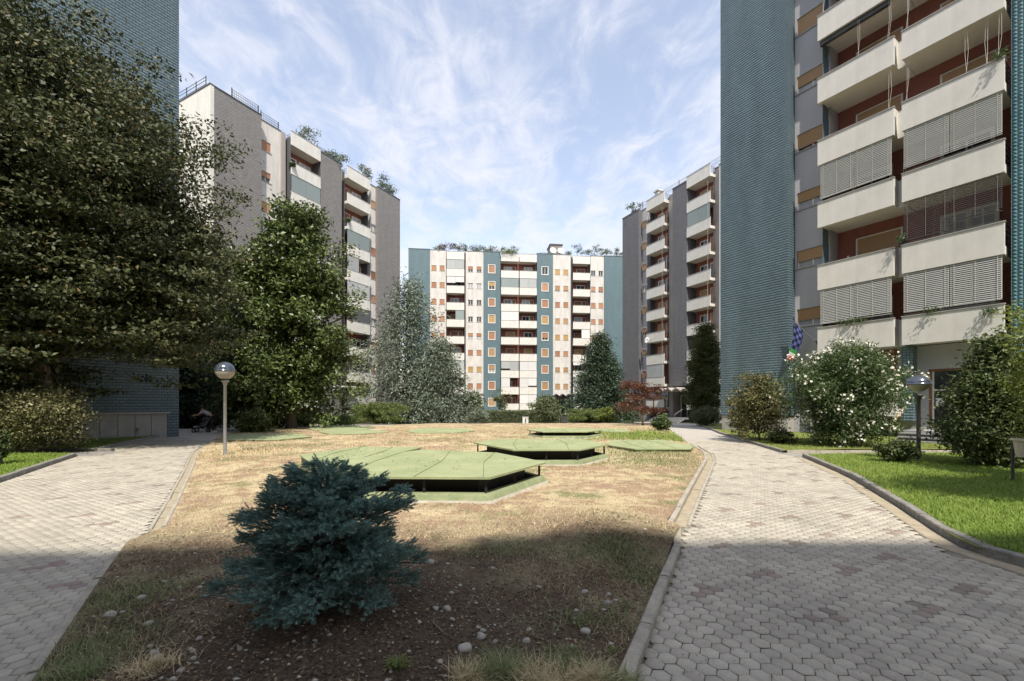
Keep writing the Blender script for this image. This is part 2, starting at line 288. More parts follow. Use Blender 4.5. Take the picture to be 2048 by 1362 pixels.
class MB:
    def __init__(s): s.v = []; s.f = []; s.mi = []; s.cur = 0
    def quad(s, a, b, c, d): 
        i = len(s.v); s.v += [a, b, c, d]; s.f.append((i, i + 1, i + 2, i + 3)); s.mi.append(s.cur)
    def poly(s, pts):
        i = len(s.v); s.v += list(pts); s.f.append(tuple(range(i, i + len(pts)))); s.mi.append(s.cur)
    def box(s, x0, x1, y0, y1, z0, z1):
        i = len(s.v)
        s.v += [(x0, y0, z0), (x1, y0, z0), (x1, y1, z0), (x0, y1, z0), (x0, y0, z1), (x1, y0, z1), (x1, y1, z1), (x0, y1, z1)]
        for f in ((0, 3, 2, 1), (4, 5, 6, 7), (0, 1, 5, 4), (1, 2, 6, 5), (2, 3, 7, 6), (3, 0, 4, 7)):
            s.f.append(tuple(i + k for k in f)); s.mi.append(s.cur)
        return s
    def obox(s, c, ax, hx, hy, hz):
        """box centred c, rotated by matrix ax(3x3), half sizes"""
        i = len(s.v)
        for z in (-hz, hz):
            for x, y in ((-hx, -hy), (hx, -hy), (hx, hy), (-hx, hy)):
                s.v.append(tuple(Vector(c) + ax @ Vector((x, y, z))))
        for f in ((0, 3, 2, 1), (4, 5, 6, 7), (0, 1, 5, 4), (1, 2, 6, 5), (2, 3, 7, 6), (3, 0, 4, 7)):
            s.f.append(tuple(i + k for k in f)); s.mi.append(s.cur)
        return s
    def tube(s, pts, rad, n=8, cap=True):
        pts = [Vector(p) for p in pts]; rad = rad if isinstance(rad, (list, tuple)) else [rad] * len(pts)
        rings = []; prev = None
        for k, p in enumerate(pts):
            d = (pts[min(k + 1, len(pts) - 1)] - pts[max(k - 1, 0)]).normalized()
            if prev is None:
                a = d.cross(Vector((0, 0, 1)));
                if a.length < 1e-3: a = Vector((1, 0, 0))
                a.normalize()
            else:
                a = prev - d * prev.dot(d); a.normalize()
            prev = a; b = d.cross(a); i = len(s.v); rings.append(i)
            for j in range(n):
                t = 2 * math.pi * j / n; s.v.append(tuple(p + a * (math.cos(t) * rad[k]) + b * (math.sin(t) * rad[k])))
        for k in range(len(pts) - 1):
            for j in range(n):
                j2 = (j + 1) % n; s.f.append((rings[k] + j, rings[k] + j2, rings[k + 1] + j2, rings[k + 1] + j)); s.mi.append(s.cur)
        if cap:
            s.f.append(tuple(rings[0] + j for j in reversed(range(n)))); s.mi.append(s.cur)
            s.f.append(tuple(rings[-1] + j for j in range(n))); s.mi.append(s.cur)
        return s
    def lathe(s, prof, n=20, c=(0, 0, 0)):
        rings = []
        for r, z in prof:
            i = len(s.v); rings.append(i)
            for j in range(n):
                t = 2 * math.pi * j / n; s.v.append((c[0] + r * math.cos(t), c[1] + r * math.sin(t), c[2] + z))
        for k in range(len(prof) - 1):
            for j in range(n):
                j2 = (j + 1) % n; s.f.append((rings[k] + j, rings[k] + j2, rings[k + 1] + j2, rings[k + 1] + j)); s.mi.append(s.cur)
        return s
    def mesh(s, name, *mats, smooth=False):
        me = bpy.data.meshes.new(name); me.from_pydata(s.v, [], s.f)
        for m in mats: me.materials.append(m)
        if len(mats) > 1: me.polygons.foreach_set('material_index', s.mi)
        if smooth: me.polygons.foreach_set('use_smooth', [True] * len(s.f))
        me.update(); return me
    def obj(s, name, m, parent=None, loc=(0, 0, 0), smooth=False, rot=(0, 0, 0)):
        ms = m if isinstance(m, (list, tuple)) else (m,)
        return link(name, s.mesh(name, *ms, smooth=smooth), parent, loc, rot)

# ------------------------------------------------------------------ terrain
def T(y):
    y = np.asarray(y, float); t = np.clip((y - 22) / 38, 0, 1); return -0.75 * t * t * (3 - 2 * t)
def G(px, py, h=0.0):
    """point of the ground (raised by h) seen at photo pixel px, py"""
    z = h; Y = 10.0
    for _ in range(60):
        Y = 0.5 * Y + 0.5 * (EYE - z) * F / (py - HY); z = float(T(Y)) + h
    return ((px - CX) / F * Y, Y, z)
def P(px, Y): return (px - CX) / F * Y
def ZH(py, Y): return EYE + (HY - py) / F * Y
# ------------------------------------------------------------------ outlines of paths and lawns (world metres)
def pts(lst): return [G(*p)[:2] for p in lst]
LL = [(-1.45, 0.6)] + pts([(75, 1362), (190, 1185), (255, 1090), (333, 1060), (360, 1005), (387, 940), (398, 905), (440, 872)]) + [(-16.2, 27.5), (-15.8, 29.5), (-11, 33), (-9, 44)]
LR = [(-0.35, 0.6)] + pts([(1240, 1362), (1362, 1064), (1334, 1052), (1372, 985), (1409, 922), (1406, 907), (1387, 896), (1345, 865), (1322, 850)]) + [(14.6, 42), (15.0, 44)]
PR = [(5.75, 0.6), (5.3, 2.4), (5.05, 3.8)] + pts([(1940, 1105), (1880, 1070), (1790, 1010), (1700, 955), (1600, 912), (1560, 905), (1440, 868), (1392, 851)]) + [(18.0, 42), (19.5, 44)]
PL = [(-5.0, 0.6), (-6.7, 3.0)] + pts([(0, 965), (160, 910), (190, 903), (270, 884), (345, 870)]) + [(-21.5, 27.5), (-24.5, 32), (-24, 44)]
def fx(pl):
    a = np.array(pl, float); a = a[np.argsort(a[:, 1])]
    return lambda y: np.interp(y, a[:, 1], a[:, 0])
xLL, xLR, xPR, xPL = fx(LL), fx(LR), fx(PR), fx(PL)
def nz(x, y, s=1.0, seed=0.0):
    x = x * s + seed; y = y * s - seed
    return (np.sin(1.7 * x + 0.9 * y + 1.3) + np.sin(-1.1 * x + 2.1 * y + 4.0) + 0.6 * np.sin(3.7 * x - 2.9 * y) + 0.5 * np.sin(5.3 * x + 4.1 * y + 2)
            + 0.35 * np.sin(9.1 * x - 7.3 * y + 1)) / 3.4
def lawn_h(x, y):
    x = np.asarray(x, float); y = np.asarray(y, float)
    e = np.minimum(x - xLL(y), xLR(y) - x); e = np.clip(e / 1.3, 0, 1); e = e * e * (3 - 2 * e)
    h = 0.05 + 0.05 * e + 0.17 * np.exp(-(((x - 1.15) / 0.75) ** 2 + ((y - 5.2) / 0.9) ** 2)) - 0.07 * e * np.exp(-(((x + 1.0) / 1.5) ** 2 + ((y - 4.9) / 0.9) ** 2))
    h += 0.10 * np.exp(-(((x + 1.15) / 0.8) ** 2 + ((y - 2.9) / 0.7) ** 2))
    return T(y) + h + e * 0.022 * nz(x, y, 1.6) + e * 0.010 * nz(x, y, 6.0, 3)
def rlawn_h(x, y):
    e = np.clip((x - xPR(y)) / 2.5, 0, 1)
    return T(y) + 0.085 + 0.02 * e * nz(x, y, 1.1, 5) + 0.04 * e
def llawn_h(x, y):
    e = np.clip((xPL(y) - x) / 2.5, 0, 1); return T(y) + 0.085 + 0.02 * e * nz(x, y, 1.1, 5)
def sheet(name, fl, fr, ys, nx, hf, m, kind='structure', power=1.0):
    ys = np.asarray(ys); t = np.linspace(0, 1, nx) ** power
    Y = np.repeat(ys, nx); X = (fl(ys)[:, None] + (fr(ys) - fl(ys))[:, None] * t[None]).ravel()
    Z = hf(X, Y); V = np.stack([X, Y, Z], 1); n = len(ys)
    i = (np.arange(n - 1)[:, None] * nx + np.arange(nx - 1)[None]).ravel()
    Fc = np.stack([i, i + 1, i + 1 + nx, i + nx], 1)
    o = link(name, npmesh(name, V, Fc, m, smooth=True)); return tag(o, kind=kind)
ygrow = lambda a, b, n: a * (b / a) ** np.linspace(0, 1, n)

def groundmat(name):
    m = bpy.data.materials.new(name); m.use_nodes = True; t = m.node_tree; b = t.nodes['Principled BSDF']
    b.inputs['Roughness'].default_value = 0.95; b.inputs['Specular IOR Level'].default_value = 0.15
    co = nd(t, 'ShaderNodeTexCoord'); sp = nd(t, 'ShaderNodeSeparateXYZ'); t.links.new(co.outputs['Object'], sp.inputs[0])
    def noise(sc, det=6, rough=0.6, dist=0.0):
        n = nd(t, 'ShaderNodeTexNoise'); n.inputs['Scale'].default_value = sc; n.inputs['Detail'].default_value = det
        n.inputs['Roughness'].default_value = rough; n.inputs['Distortion'].default_value = dist
        t.links.new(co.outputs['Object'], n.inputs['Vector']); return n.outputs['Fac']
    def ramp(f, a, b_, lo, hi):
        r = nd(t, 'ShaderNodeValToRGB'); t.links.new(f, r.inputs[0]); e = r.color_ramp.elements
        e[0].position = lo; e[1].position = hi; e[0].color = (*a, 1); e[1].color = (*b_, 1); return r.outputs[0]
    def mixc(f, a, b_):
        x = nd(t, 'ShaderNodeMixRGB'); 
        for i, v in ((0, f), (1, a), (2, b_)): t.links.new(v, x.inputs[i])
        return x.outputs[0]
    big = noise(0.55, 4); mid = noise(3.5, 8, 0.7, 0.4); fine = noise(38, 6, 0.75)
    fib = noise(90, 3, 0.8, 1.5)
    straw = ramp(mathn(t, 'ADD', mathn(t, 'MULTIPLY', fine, .55), mathn(t, 'MULTIPLY', fib, .45)), (0.19, 0.15, 0.085), (0.68, 0.58, 0.38), .36, .58)
    bare = ramp(fine, (0.20, 0.135, 0.09), (0.42, 0.30, 0.21), .3, .7)
    dry = mixc(ramp(mathn(t, 'ADD', mathn(t, 'MULTIPLY', big, .5), mathn(t, 'MULTIPLY', mid, .5)), (0, 0, 0), (1, 1, 1), .45, .53), straw, bare)
    grn = ramp(fine, (0.08, 0.10, 0.035), (0.24, 0.25, 0.12), .3, .7)
    dry = mixc(ramp(noise(0.8, 5, .65), (0, 0, 0), (0.85, 0.85, 0.85), .53, .62), dry, grn)
    soil = ramp(mathn(t, 'ADD', mathn(t, 'MULTIPLY', fine, .5), mathn(t, 'MULTIPLY', mid, .5)), (0.045, 0.030, 0.020), (0.20, 0.145, 0.10), .36, .64)
    soil2 = ramp(fine, (0.14, 0.12, 0.07), (0.34, 0.29, 0.19), .35, .65)
    soil = mixc(ramp(noise(1.3, 5, .6), (0, 0, 0), (1, 1, 1), .48, .6), soil, soil2)
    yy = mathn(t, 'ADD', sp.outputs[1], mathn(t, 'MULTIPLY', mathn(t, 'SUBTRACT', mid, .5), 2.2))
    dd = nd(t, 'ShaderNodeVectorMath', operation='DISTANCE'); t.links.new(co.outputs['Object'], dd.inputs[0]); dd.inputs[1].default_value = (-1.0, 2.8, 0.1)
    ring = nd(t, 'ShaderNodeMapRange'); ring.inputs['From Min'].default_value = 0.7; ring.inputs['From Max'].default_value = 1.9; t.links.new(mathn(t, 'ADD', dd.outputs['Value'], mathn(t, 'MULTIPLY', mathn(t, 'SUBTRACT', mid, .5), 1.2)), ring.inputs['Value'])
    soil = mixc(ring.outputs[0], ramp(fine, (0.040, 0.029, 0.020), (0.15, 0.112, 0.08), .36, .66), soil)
    k = nd(t, 'ShaderNodeMapRange'); k.inputs['From Min'].default_value = 4.6; k.inputs['From Max'].default_value = 5.9
    t.links.new(yy, k.inputs['Value'])
    t.links.new(mixc(k.outputs[0], soil, dry), b.inputs['Base Color'])
    bp = nd(t, 'ShaderNodeBump'); bp.inputs['Strength'].default_value = 0.9; bp.inputs['Distance'].default_value = 0.03
    t.links.new(mathn(t, 'ADD', mid, mathn(t, 'MULTIPLY', fine, .8)), bp.inputs['Height']); t.links.new(bp.outputs[0], b.inputs['Normal'])
    return m
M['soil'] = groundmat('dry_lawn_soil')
M['turf'] = mat('turf', (0.10, 0.135, 0.03), 0.9, (0.24, 0.24, 0.08), 2.2, bump=1.0, bscale=50, spec=0.15)
M['turf_dk'] = mat('ground_earth', (0.07, 0.075, 0.04), 0.95, (0.12, 0.12, 0.07), 2, bump=0.6, bscale=30, spec=0.15)
M['path_far'] = tilemat('path_far_pavers', (0.46, 0.43, 0.385), (0.38, 0.355, 0.32), (0.25, 0.235, 0.205), 0.113, 0.113, 0.2, 0.88, 0.5, 0.2)
for n_ in M['path_far'].node_tree.nodes:      # ground pattern runs on x / y, not on x / z
    if n_.type == 'COMBXYZ':
        tt = M['path_far'].node_tree; sp_ = [q for q in tt.nodes if q.type == 'SEPXYZ'][0]
        for l_ in list(tt.links):
            if l_.to_node == n_: tt.links.remove(l_)
        tt.links.new(sp_.outputs[0], n_.inputs[0]); tt.links.new(sp_.outputs[1], n_.inputs[1])

# base ground to the horizon
gx = np.array([-900, -200, -60, -30, -10, 0, 10, 30, 60, 200, 900.]); gy = np.concatenate([[-900, -200, -50, -10, 0], np.linspace(5, 70, 40), [100, 200, 900]])
X, Y = np.meshgrid(gx, gy); V = np.stack([X.ravel(), Y.ravel(), T(Y).ravel() - 0.06], 1)
i = (np.arange(len(gy) - 1)[:, None] * len(gx) + np.arange(len(gx) - 1)[None]).ravel()
tag(link('ground', npmesh('ground', V, np.stack([i, i + 1, i + 1 + len(gx), i + len(gx)], 1), M['turf_dk'])), kind='structure')

central = sheet('lawn', xLL, xLR, np.concatenate([ygrow(0.6, 8, 150), ygrow(8.15, 44, 120)]), 110, lawn_h, M['soil'])
rlawn = sheet('lawn', xPR, lambda y: np.full_like(y, 34.0), np.concatenate([ygrow(0.6, 13.0, 60)]), 60, rlawn_h, M['turf'], power=1.6)
rlawn2 = sheet('lawn', xPR, lambda y: np.full_like(y, 34.0), np.concatenate([ygrow(14.05, 44, 50)]), 50, rlawn_h, M['turf'], power=1.6)
llawn = sheet('lawn', lambda y: np.full_like(y, -34.0), xPL, ygrow(0.6, 13.3, 50), 50, llawn_h, M['turf'], power=0.6)
llawn2 = sheet('lawn', lambda y: np.full_like(y, -34.0), xPL, ygrow(14.4, 22.5, 30), 50, llawn_h, M['turf'], power=0.6)
flat = lambda dz: (lambda x, y: T(y) + dz)
rpath = sheet('path', lambda y: xLR(y) - 0.0, lambda y: xPR(y) + 0.02, np.concatenate([ygrow(0.6, 19, 60)]), 6, flat(-0.014), M['joint'])
rpath_far = sheet('path', lambda y: xLR(y), lambda y: xPR(y) + 0.02, np.concatenate([ygrow(18.9, 56, 40)]), 6, flat(0.0), M['path_far'])
lpath = sheet('path', lambda y: xPL(y) - 0.02, lambda y: xLL(y), ygrow(0.6, 19, 60), 6, flat(-0.014), M['joint'])
lpath_far = sheet('path', lambda y: xPL(y), lambda y: xLL(y), ygrow(18.9, 44, 40), 6, flat(0.0), M['path_far'])
side_r = sheet('path', lambda y: np.interp(y, [12.9, 14.1], [8.6, 8.6]), lambda y: np.full_like(y, 21.0), np.linspace(12.95, 14.1, 4), 12, lambda x, y: 0.004 + np.clip((x - 9.5) / 6, 0, 1) * 0.03, M['asphalt'])
side_l = sheet('path', lambda y: np.full_like(y, -30.0), lambda y: np.full_like(y, -12.9), np.linspace(13.25, 14.45, 4), 12, flat(0.004), M['asphalt'])
yard = sheet('path', lambda y: np.full_like(y, -40.0), lambda y: xPL(y) + .02, np.linspace(23.0, 44, 20), 8, flat(0.002), M['asphalt'])

# ------------------------------------------------------------------ hexagonal pavers
PT = 0.113; RH = PT / math.sqrt(3) - 0.0027
def hexring(r, z): return [(r * math.cos(math.pi / 3 * k), r * math.sin(math.pi / 3 * k), z) for k in range(6)]
hv = np.array(hexring(RH - 0.004, 0.0) + hexring(RH, -0.004) + hexring(RH, -0.03))
hf = [(0, 1, 2, 3), (0, 3, 4, 5)] + [(k + 6, (k + 1) % 6 + 6, (k + 1) % 6, k) for k in range(6)] + [(k + 12, (k + 1) % 6 + 12, (k + 1) % 6 + 6, k + 6) for k in range(6)]
hf = np.array(hf)
me_g = npmesh('paver', hv, hf, M['paver']); me_r = npmesh('paver', hv, hf, M['paver_r'])
def pave(parent, fl, fr, y0, y1, accent, seed):
    r = np.random.default_rng(seed)
    js = np.arange(int(-40 / (PT * .866)), int(40 / (PT * .866))); ks = np.arange(0, int(y1 / PT) + 2)
    J, K = np.meshgrid(js, ks); xx = J * PT * .8660254; yy = K * PT + (J % 2) * PT / 2
    a, b = fl(yy), fr(yy)
    ok = (yy > y0) & (yy < y1) & (xx > a) & (xx < b) & (np.abs(xx) < 1.25 * yy + 0.6)
    J, K, xx, yy = J[ok], K[ok], xx[ok], yy[ok]
    jm, km = J % 16, (K + (J // 16) * 3) % 7
    red = ((jm == 0) & (km == 0)) | ((jm == 1) & (km <= 1)) | ((jm == 2) & (km == 1)) | ((jm == 8) & (km == 4)) | ((jm == 9) & ((km == 4) | (km == 3))) | ((jm == 7) & (km == 3))
    red &= (r.random(len(J)) < accent) & (np.random.default_rng(seed + 9).random((60, 400))[(K // 7) % 60, (J // 16) % 400] < .8)
    ang = r.normal(0, .02, len(J)); dz = r.normal(0, .0012, len(J)); tl = r.normal(0, .012, (len(J), 2))
    order = np.argsort(yy); near = np.zeros(len(J), bool); near[order[:300]] = True
    for q in order[:300]:
        o = link('paver', me_r if red[q] else me_g, parent, (xx[q], yy[q], float(T(yy[q])) + dz[q]), (tl[q, 0], tl[q, 1], ang[q]))
    far = ~near
    for nm, sel, mt in (('pavers', far & ~red, M['paver_i']), ('accent_pavers', far & red, M['paver_ri'])):
        n = sel.sum(); c, s = np.cos(ang[sel])[:, None], np.sin(ang[sel])[:, None]
        tv = hv[:12]; X = xx[sel][:, None] + tv[:, 0] * c - tv[:, 1] * s; Y = yy[sel][:, None] + tv[:, 0] * s + tv[:, 1] * c
        Z = T(yy[sel])[:, None] + dz[sel][:, None] + tv[:, 2] + tv[:, 0] * tl[sel][:, :1] + tv[:, 1] * tl[sel][:, 1:]
        V = np.stack([X, Y, Z], 2).reshape(-1, 3); Fc = (hf[:8][None] + (np.arange(n) * 12)[:, None, None]).reshape(-1, 4)
        tag(link(nm, npmesh(nm, V, Fc, mt), parent), kind='stuff')
def gut(y): return np.interp(y, [0, 5.4, 5.65, 16.2, 16.6, 60], [.06, .06, .315, .315, .05, .05])
def gutl(y): return np.interp(y, [0, 5.2, 5.4, 16.0, 16.5, 60], [.02, .02, .25, .25, .02, .02])
pave(rpath, lambda y: xLR(y) + gut(y), lambda y: xPR(y) - 0.245 * (y < 12.6) * (y > 3.9) + .04 * ((y > 12.6) | (y < 3.9)), 0.9, 19.0, 0.9, 3)
pave(lpath, lambda y: xPL(y) - 0.04, lambda y: xLL(y) - gutl(y), 2.0, 19.0, 0.85, 4)

# ------------------------------------------------------------------ kerbs and gutters, stone by stone
def arc(fn, y0, y1):
    ys = np.linspace(y0, y1, 400); xs = fn(ys); d = np.concatenate([[0], np.cumsum(np.hypot(np.diff(xs), np.diff(ys)))])
    return ys, xs, d
def kerb(name, fn, y0, y1, w, h, L_, m, side=1, label=None, z0=-0.05, gap=0.008, part='kerb_stone', parent=None):
    """stones of length L_ laid along x = fn(y)"""
    root = parent or tag(empty(name), kind='structure')
    ys, xs, d = arc(fn, y0, y1); n = max(1, int(round(d[-1] / L_)))
    base = None
    for k in range(n):
        a, b = d[-1] * k / n, d[-1] * (k + 1) / n; ya, yb = np.interp([a, b], d, ys); xa, xb = np.interp([a, b], d, xs)
        ln = math.hypot(xb - xa, yb - ya) - gap; yaw = math.atan2(yb - ya, xb - xa)
        if base is None:
            mb = MB(); hx, hy = 0.5, w / 2; c = min(.012, w * .2)
            prof = [(-hy, z0), (-hy, h - c), (-hy + c, h), (hy - c, h), (hy, h - c), (hy, z0)]
            for x in (-hx, hx): mb.v += [(x, p, q) for p, q in prof]
            for q in range(6): mb.f.append((q, (q + 1) % 6, (q + 1) % 6 + 6, q + 6)); mb.mi.append(0)
            mb.f += [(5, 4, 3, 2, 1, 0), (6, 7, 8, 9, 10, 11)]; mb.mi += [0, 0]
            base = mb.mesh(part, m)
        nx_, ny_ = -math.sin(yaw), math.cos(yaw); off = -side * w / 2
        ym = (ya + yb) / 2
        o = link(part, base, root, ((xa + xb) / 2 + nx_ * off, ym + ny_ * off, float(T(ym)) + random.gauss(0, .004)), (random.gauss(0, .01), 0, yaw + random.gauss(0, .006)))
        o.scale = (ln, 1, 1)
    return root
kerb('kerb', xPR, 2.2, 13.0, 0.11, 0.105, 0.8, M['kerb'], side=1)
kerb('kerb', xPR, 14.15, 40, 0.11, 0.10, 1.0, M['kerb'], side=1)
kerb('kerb', lambda y: xPR(y) - .235, 3.9, 12.6, 0.20, 0.004, 1.0, M['gutter'], side=1, z0=-.04, part='edging_slab')
kerb('kerb', lambda y: xLR(y) - .01, 1.4, 5.50, 0.085, 0.07, 0.9, M['kerb_lt'], side=-1 * -1 if False else 1)
g1 = kerb('gutter', lambda y: xLR(y) + .0, 5.66, 16.3, 0.07, 0.075, 0.9, M['kerb_lt'], side=1, part='kerb_stone')
kerb('gutter', lambda y: xLR(y) + .075, 5.66, 16.3, 0.17, -0.004, 0.7, M['gutter'], side=1, z0=-.05, part='channel_slab', parent=g1)
kerb('gutter', lambda y: xLR(y) + .25, 5.66, 16.3, 0.05, 0.022, 0.9, M['kerb_lt'], side=1, part='edging_stone', parent=g1)
g2 = kerb('gutter', lambda y: xLL(y) - .0, 5.5, 16.0, 0.06, 0.05, 0.9, M['kerb_lt'], side=-1, part='kerb_stone')
kerb('gutter', lambda y: xLL(y) - .065, 5.5, 16.0, 0.12, -0.004, 0.7, M['gutter'], side=-1, z0=-.05, part='channel_slab', parent=g2)
kerb('gutter', lambda y: xLL(y) - .19, 5.5, 16.0, 0.045, 0.015, 0.9, M['kerb_lt'], side=-1, part='edging_stone', parent=g2)
kerb('kerb', lambda y: xLL(y) + .02, 1.2, 4.6, 0.085, 0.03, 0.9, M['kerb_lt'], side=-1)
kerb('kerb', xPL, 3.0, 13.2, 0.11, 0.11, 0.9, M['kerb'], side=-1)
kerb('kerb', xPL, 14.5, 22.4, 0.11, 0.11, 0.9, M['kerb'], side=-1)
for yk in (12.99, 14.06):
    rk = tag(empty('kerb'), kind='structure'); mk_ = MB().box(-.47, .47, -.03, .03, -.05, .095).mesh('kerb_stone', M['kerb_lt'])
    for k in range(9): link('kerb_stone', mk_, rk, (9.45 + k * .95, yk, random.gauss(0, .003)))
rt = tag(empty('kerb'), kind='structure')
mbk = MB().box(-.46, .46, -.05, .05, -.05, .11); mk = mbk.mesh('kerb_stone', M['kerb'])
for k in range(13): link('kerb_stone', mk, rt, (-13.9 - k * .94, 14.52, random.gauss(0, .004)))

# ------------------------------------------------------------------ low six-sided vent covers clad in green felt
def cover(label, outline, ztop, zg, raised, seams=2, rim=0.13):
    """outline: photo pixels of the lid's top edge, projected onto its real height"""
    ps = [G(px, py, ztop) for px, py in outline]; cx = sum(p[0] for p in ps) / len(ps); cy = sum(p[1] for p in ps) / len(ps)
    zt = float(T(cy)) + ztop; zb = float(T(cy)) + zg
    root = empty('vent_cover', (cx, cy, zb), 0, label, 'vent cover', 'green felt vent covers on the dry lawn')
    q = [(p[0] - cx, p[1] - cy) for p in ps]; n = len(q); t = 0.035 if raised else 0.03; top = zt - zb
    mb = MB(); hub = top + 0.015
    for k in range(n):
        a, b = q[k], q[(k + 1) % n]
        mb.poly([(a[0], a[1], top), (b[0], b[1], top), (0, 0, hub)]) if not raised else None
        mb.quad((a[0], a[1], top - t), (b[0], b[1], top - t), (b[0], b[1], top), (a[0], a[1], top))
    if raised: mb.poly([(a[0], a[1], top) for a in q])
    mb.poly([(a[0], a[1], top - t) for a in reversed(q)])
    lid = mb.obj('lid', M['felt'], root)
    # felt seams: thin raised laps across the lid
    xs = [a[0] for a in q]; x0, x1 = min(xs), max(xs)
    def cross(x):
        ys = []
        for k in range(n):
            a, b = q[k], q[(k + 1) % n]
            if (a[0] - x) * (b[0] - x) < 0: ys.append(a[1] + (b[1] - a[1]) * (x - a[0]) / (b[0] - a[0]))
        return (min(ys), max(ys)) if len(ys) >= 2 else None
    for k in range(seams):
        x = x0 + (x1 - x0) * (k + 1) / (seams + 1); c = cross(x)
        if c:
            mb = MB(); mb.tube([(x - .02, c[0] + .01, top + .003), (x + .12 * (k % 2 * 2 - 1), (c[0] + c[1]) / 2, top + (0.004 if raised else .014)), (x + .02, c[1] - .01, top + .004)], .005, 5)
            mb.obj('seam', M['seam'], lid)
    sc = 0.97; mb = MB()
    if raised:
        ro, ri = 0.985, 0.90
        for k in range(n):
            a, b = q[k], q[(k + 1) % n]
            for (r0, z0), (r1, z1) in (((ro + .035, -.15), (ro + .03, 0.02)), ((ro + .03, .02), (ro, rim * .8)), ((ro, rim * .8), (ro - .02, rim)), ((ro - .02, rim), (ri, rim)), ((ri, rim), (ri, -.1))):
                mb.quad((a[0] * r0, a[1] * r0, z0), (b[0] * r0, b[1] * r0, z0), (b[0] * r1, b[1] * r1, z1), (a[0] * r1, a[1] * r1, z1))
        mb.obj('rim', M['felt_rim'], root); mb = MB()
        for k in range(n):
            a, b = q[k], q[(k + 1) % n]
            for e in range(10):
                f0, f1 = e / 10, (e + 1) / 10; p0 = [a[c] + (b[c] - a[c]) * f0 for c in (0, 1)]; p1 = [a[c] + (b[c] - a[c]) * f1 for c in (0, 1)]; w0 = 1.045 + .012 * math.sin(e * 2.1 + k); w1 = 1.045 + .012 * math.sin((e + 1) * 2.1 + k)
                mb.quad((p0[0] * w0, p0[1] * w0, -.02), (p1[0] * w1, p1[1] * w1, -.02), (p1[0] * 1.01, p1[1] * 1.01, .035), (p0[0] * 1.01, p0[1] * 1.01, .035))
        mb.obj('mortar_bed', M['kerb_lt'], root)
        mb = MB(); mb.poly([(a[0] * ri, a[1] * ri, -.06) for a in q]); mb.obj('shaft', M['dark_in'], root)
        # plain black sheet behind the opening, paints in the shade under the lid
        mb = MB()
        for k in range(n):
            a, b = q[k], q[(k + 1) % n]; r0 = .80
            mb.quad((a[0] * r0, a[1] * r0, -.06), (b[0] * r0, b[1] * r0, -.06), (b[0] * r0, b[1] * r0, top - t), (a[0] * r0, a[1] * r0, top - t))
        if raised == 1: mb.obj('shade_sheet', M['black'], root)
        for k in range(n):
            a = q[k]; r = .935; mb = MB().box(a[0] * r - .02, a[0] * r + .02, a[1] * r - .02, a[1] * r + .02, rim - .02, top - t)
            mb.obj('post', M['black'], root)
            b = q[(k + 1) % n]; m_ = ((a[0] + b[0]) / 2 * .93, (a[1] + b[1]) / 2 * .93)
            MB().box(m_[0] - .02, m_[0] + .02, m_[1] - .02, m_[1] + .02, rim - .02, top - t).obj('post', M['black'], root)
    else:
        for k in range(n):
            a, b = q[k], q[(k + 1) % n]
            mb.quad((a[0] * sc, a[1] * sc, -.15), (b[0] * sc, b[1] * sc, -.15), (b[0] * sc, b[1] * sc, top - t), (a[0] * sc, a[1] * sc, top - t))
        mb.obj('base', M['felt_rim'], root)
    return root
cover('large raised green cover nearest the blue spruce, black gap under its lid',
      [(640, 926), (712, 953), (980, 954.5), (1092, 924), (994, 905), (845, 899)], 0.49, 0.10, 1, 3)
cover('low green cover joined behind the left of the large raised one',
      [(599, 909.5), (617, 922.6), (700, 921), (800, 905), (844, 894.5), (714, 893.5)], 0.44, 0.09, 0, 2)
cover('raised green cover in second row, just behind the tip of the large one',
      [(947, 885), (1026, 899.3), (1161, 899), (1217, 888.5), (1161, 878), (993, 878)], 0.49, 0.09, 1, 2)
cover('flat green cover reaching the bend of the right paved path',
      [(1215, 889.7), (1270, 898), (1382, 897.5), (1388, 891.5), (1326, 879.5), (1222, 880)], 0.20, 0.09, 0, 2)
cover('raised green cover on many short black posts, farthest of the raised ones',
      [(1055, 859.5), (1085, 863.5), (1175, 863.5), (1205, 859.5), (1180, 856.2), (1082, 856.2)], 0.40, 0.09, 2, 1)
cover('flat green cover half hidden behind the far raised one, beside bright grass',
      [(1190, 861), (1225, 865), (1262, 862.5), (1250, 858), (1200, 857)], 0.14, 0.09, 0, 1)
cover('flat green cover lying alone in the middle of the far dry lawn',
      [(811, 861.7), (830, 865.5), (912, 864.6), (950, 861), (932, 857.2), (847, 856.6)], 0.15, 0.09, 0, 1)
cover('flat green cover in front of the juniper, in front of a twin partly behind it',
      [(638.7, 863.7), (659, 868), (728, 867), (781, 863.4), (728, 857.8), (656, 859.6)], 0.15, 0.09, 0, 1)
cover('flat green cover closest to the juniper bushes under the magnolia',
      [(616.5, 856.8), (632, 859.6), (728, 857.5), (750, 854.5), (707, 851.8), (639, 852.5)], 0.16, 0.09, 0, 1)
cover('flat green cover right behind the left globe lamp pole',
      [(450.8, 871.5), (452, 880), (557, 879), (624, 873), (591, 867), (488, 868)], 0.16, 0.08, 0, 1)
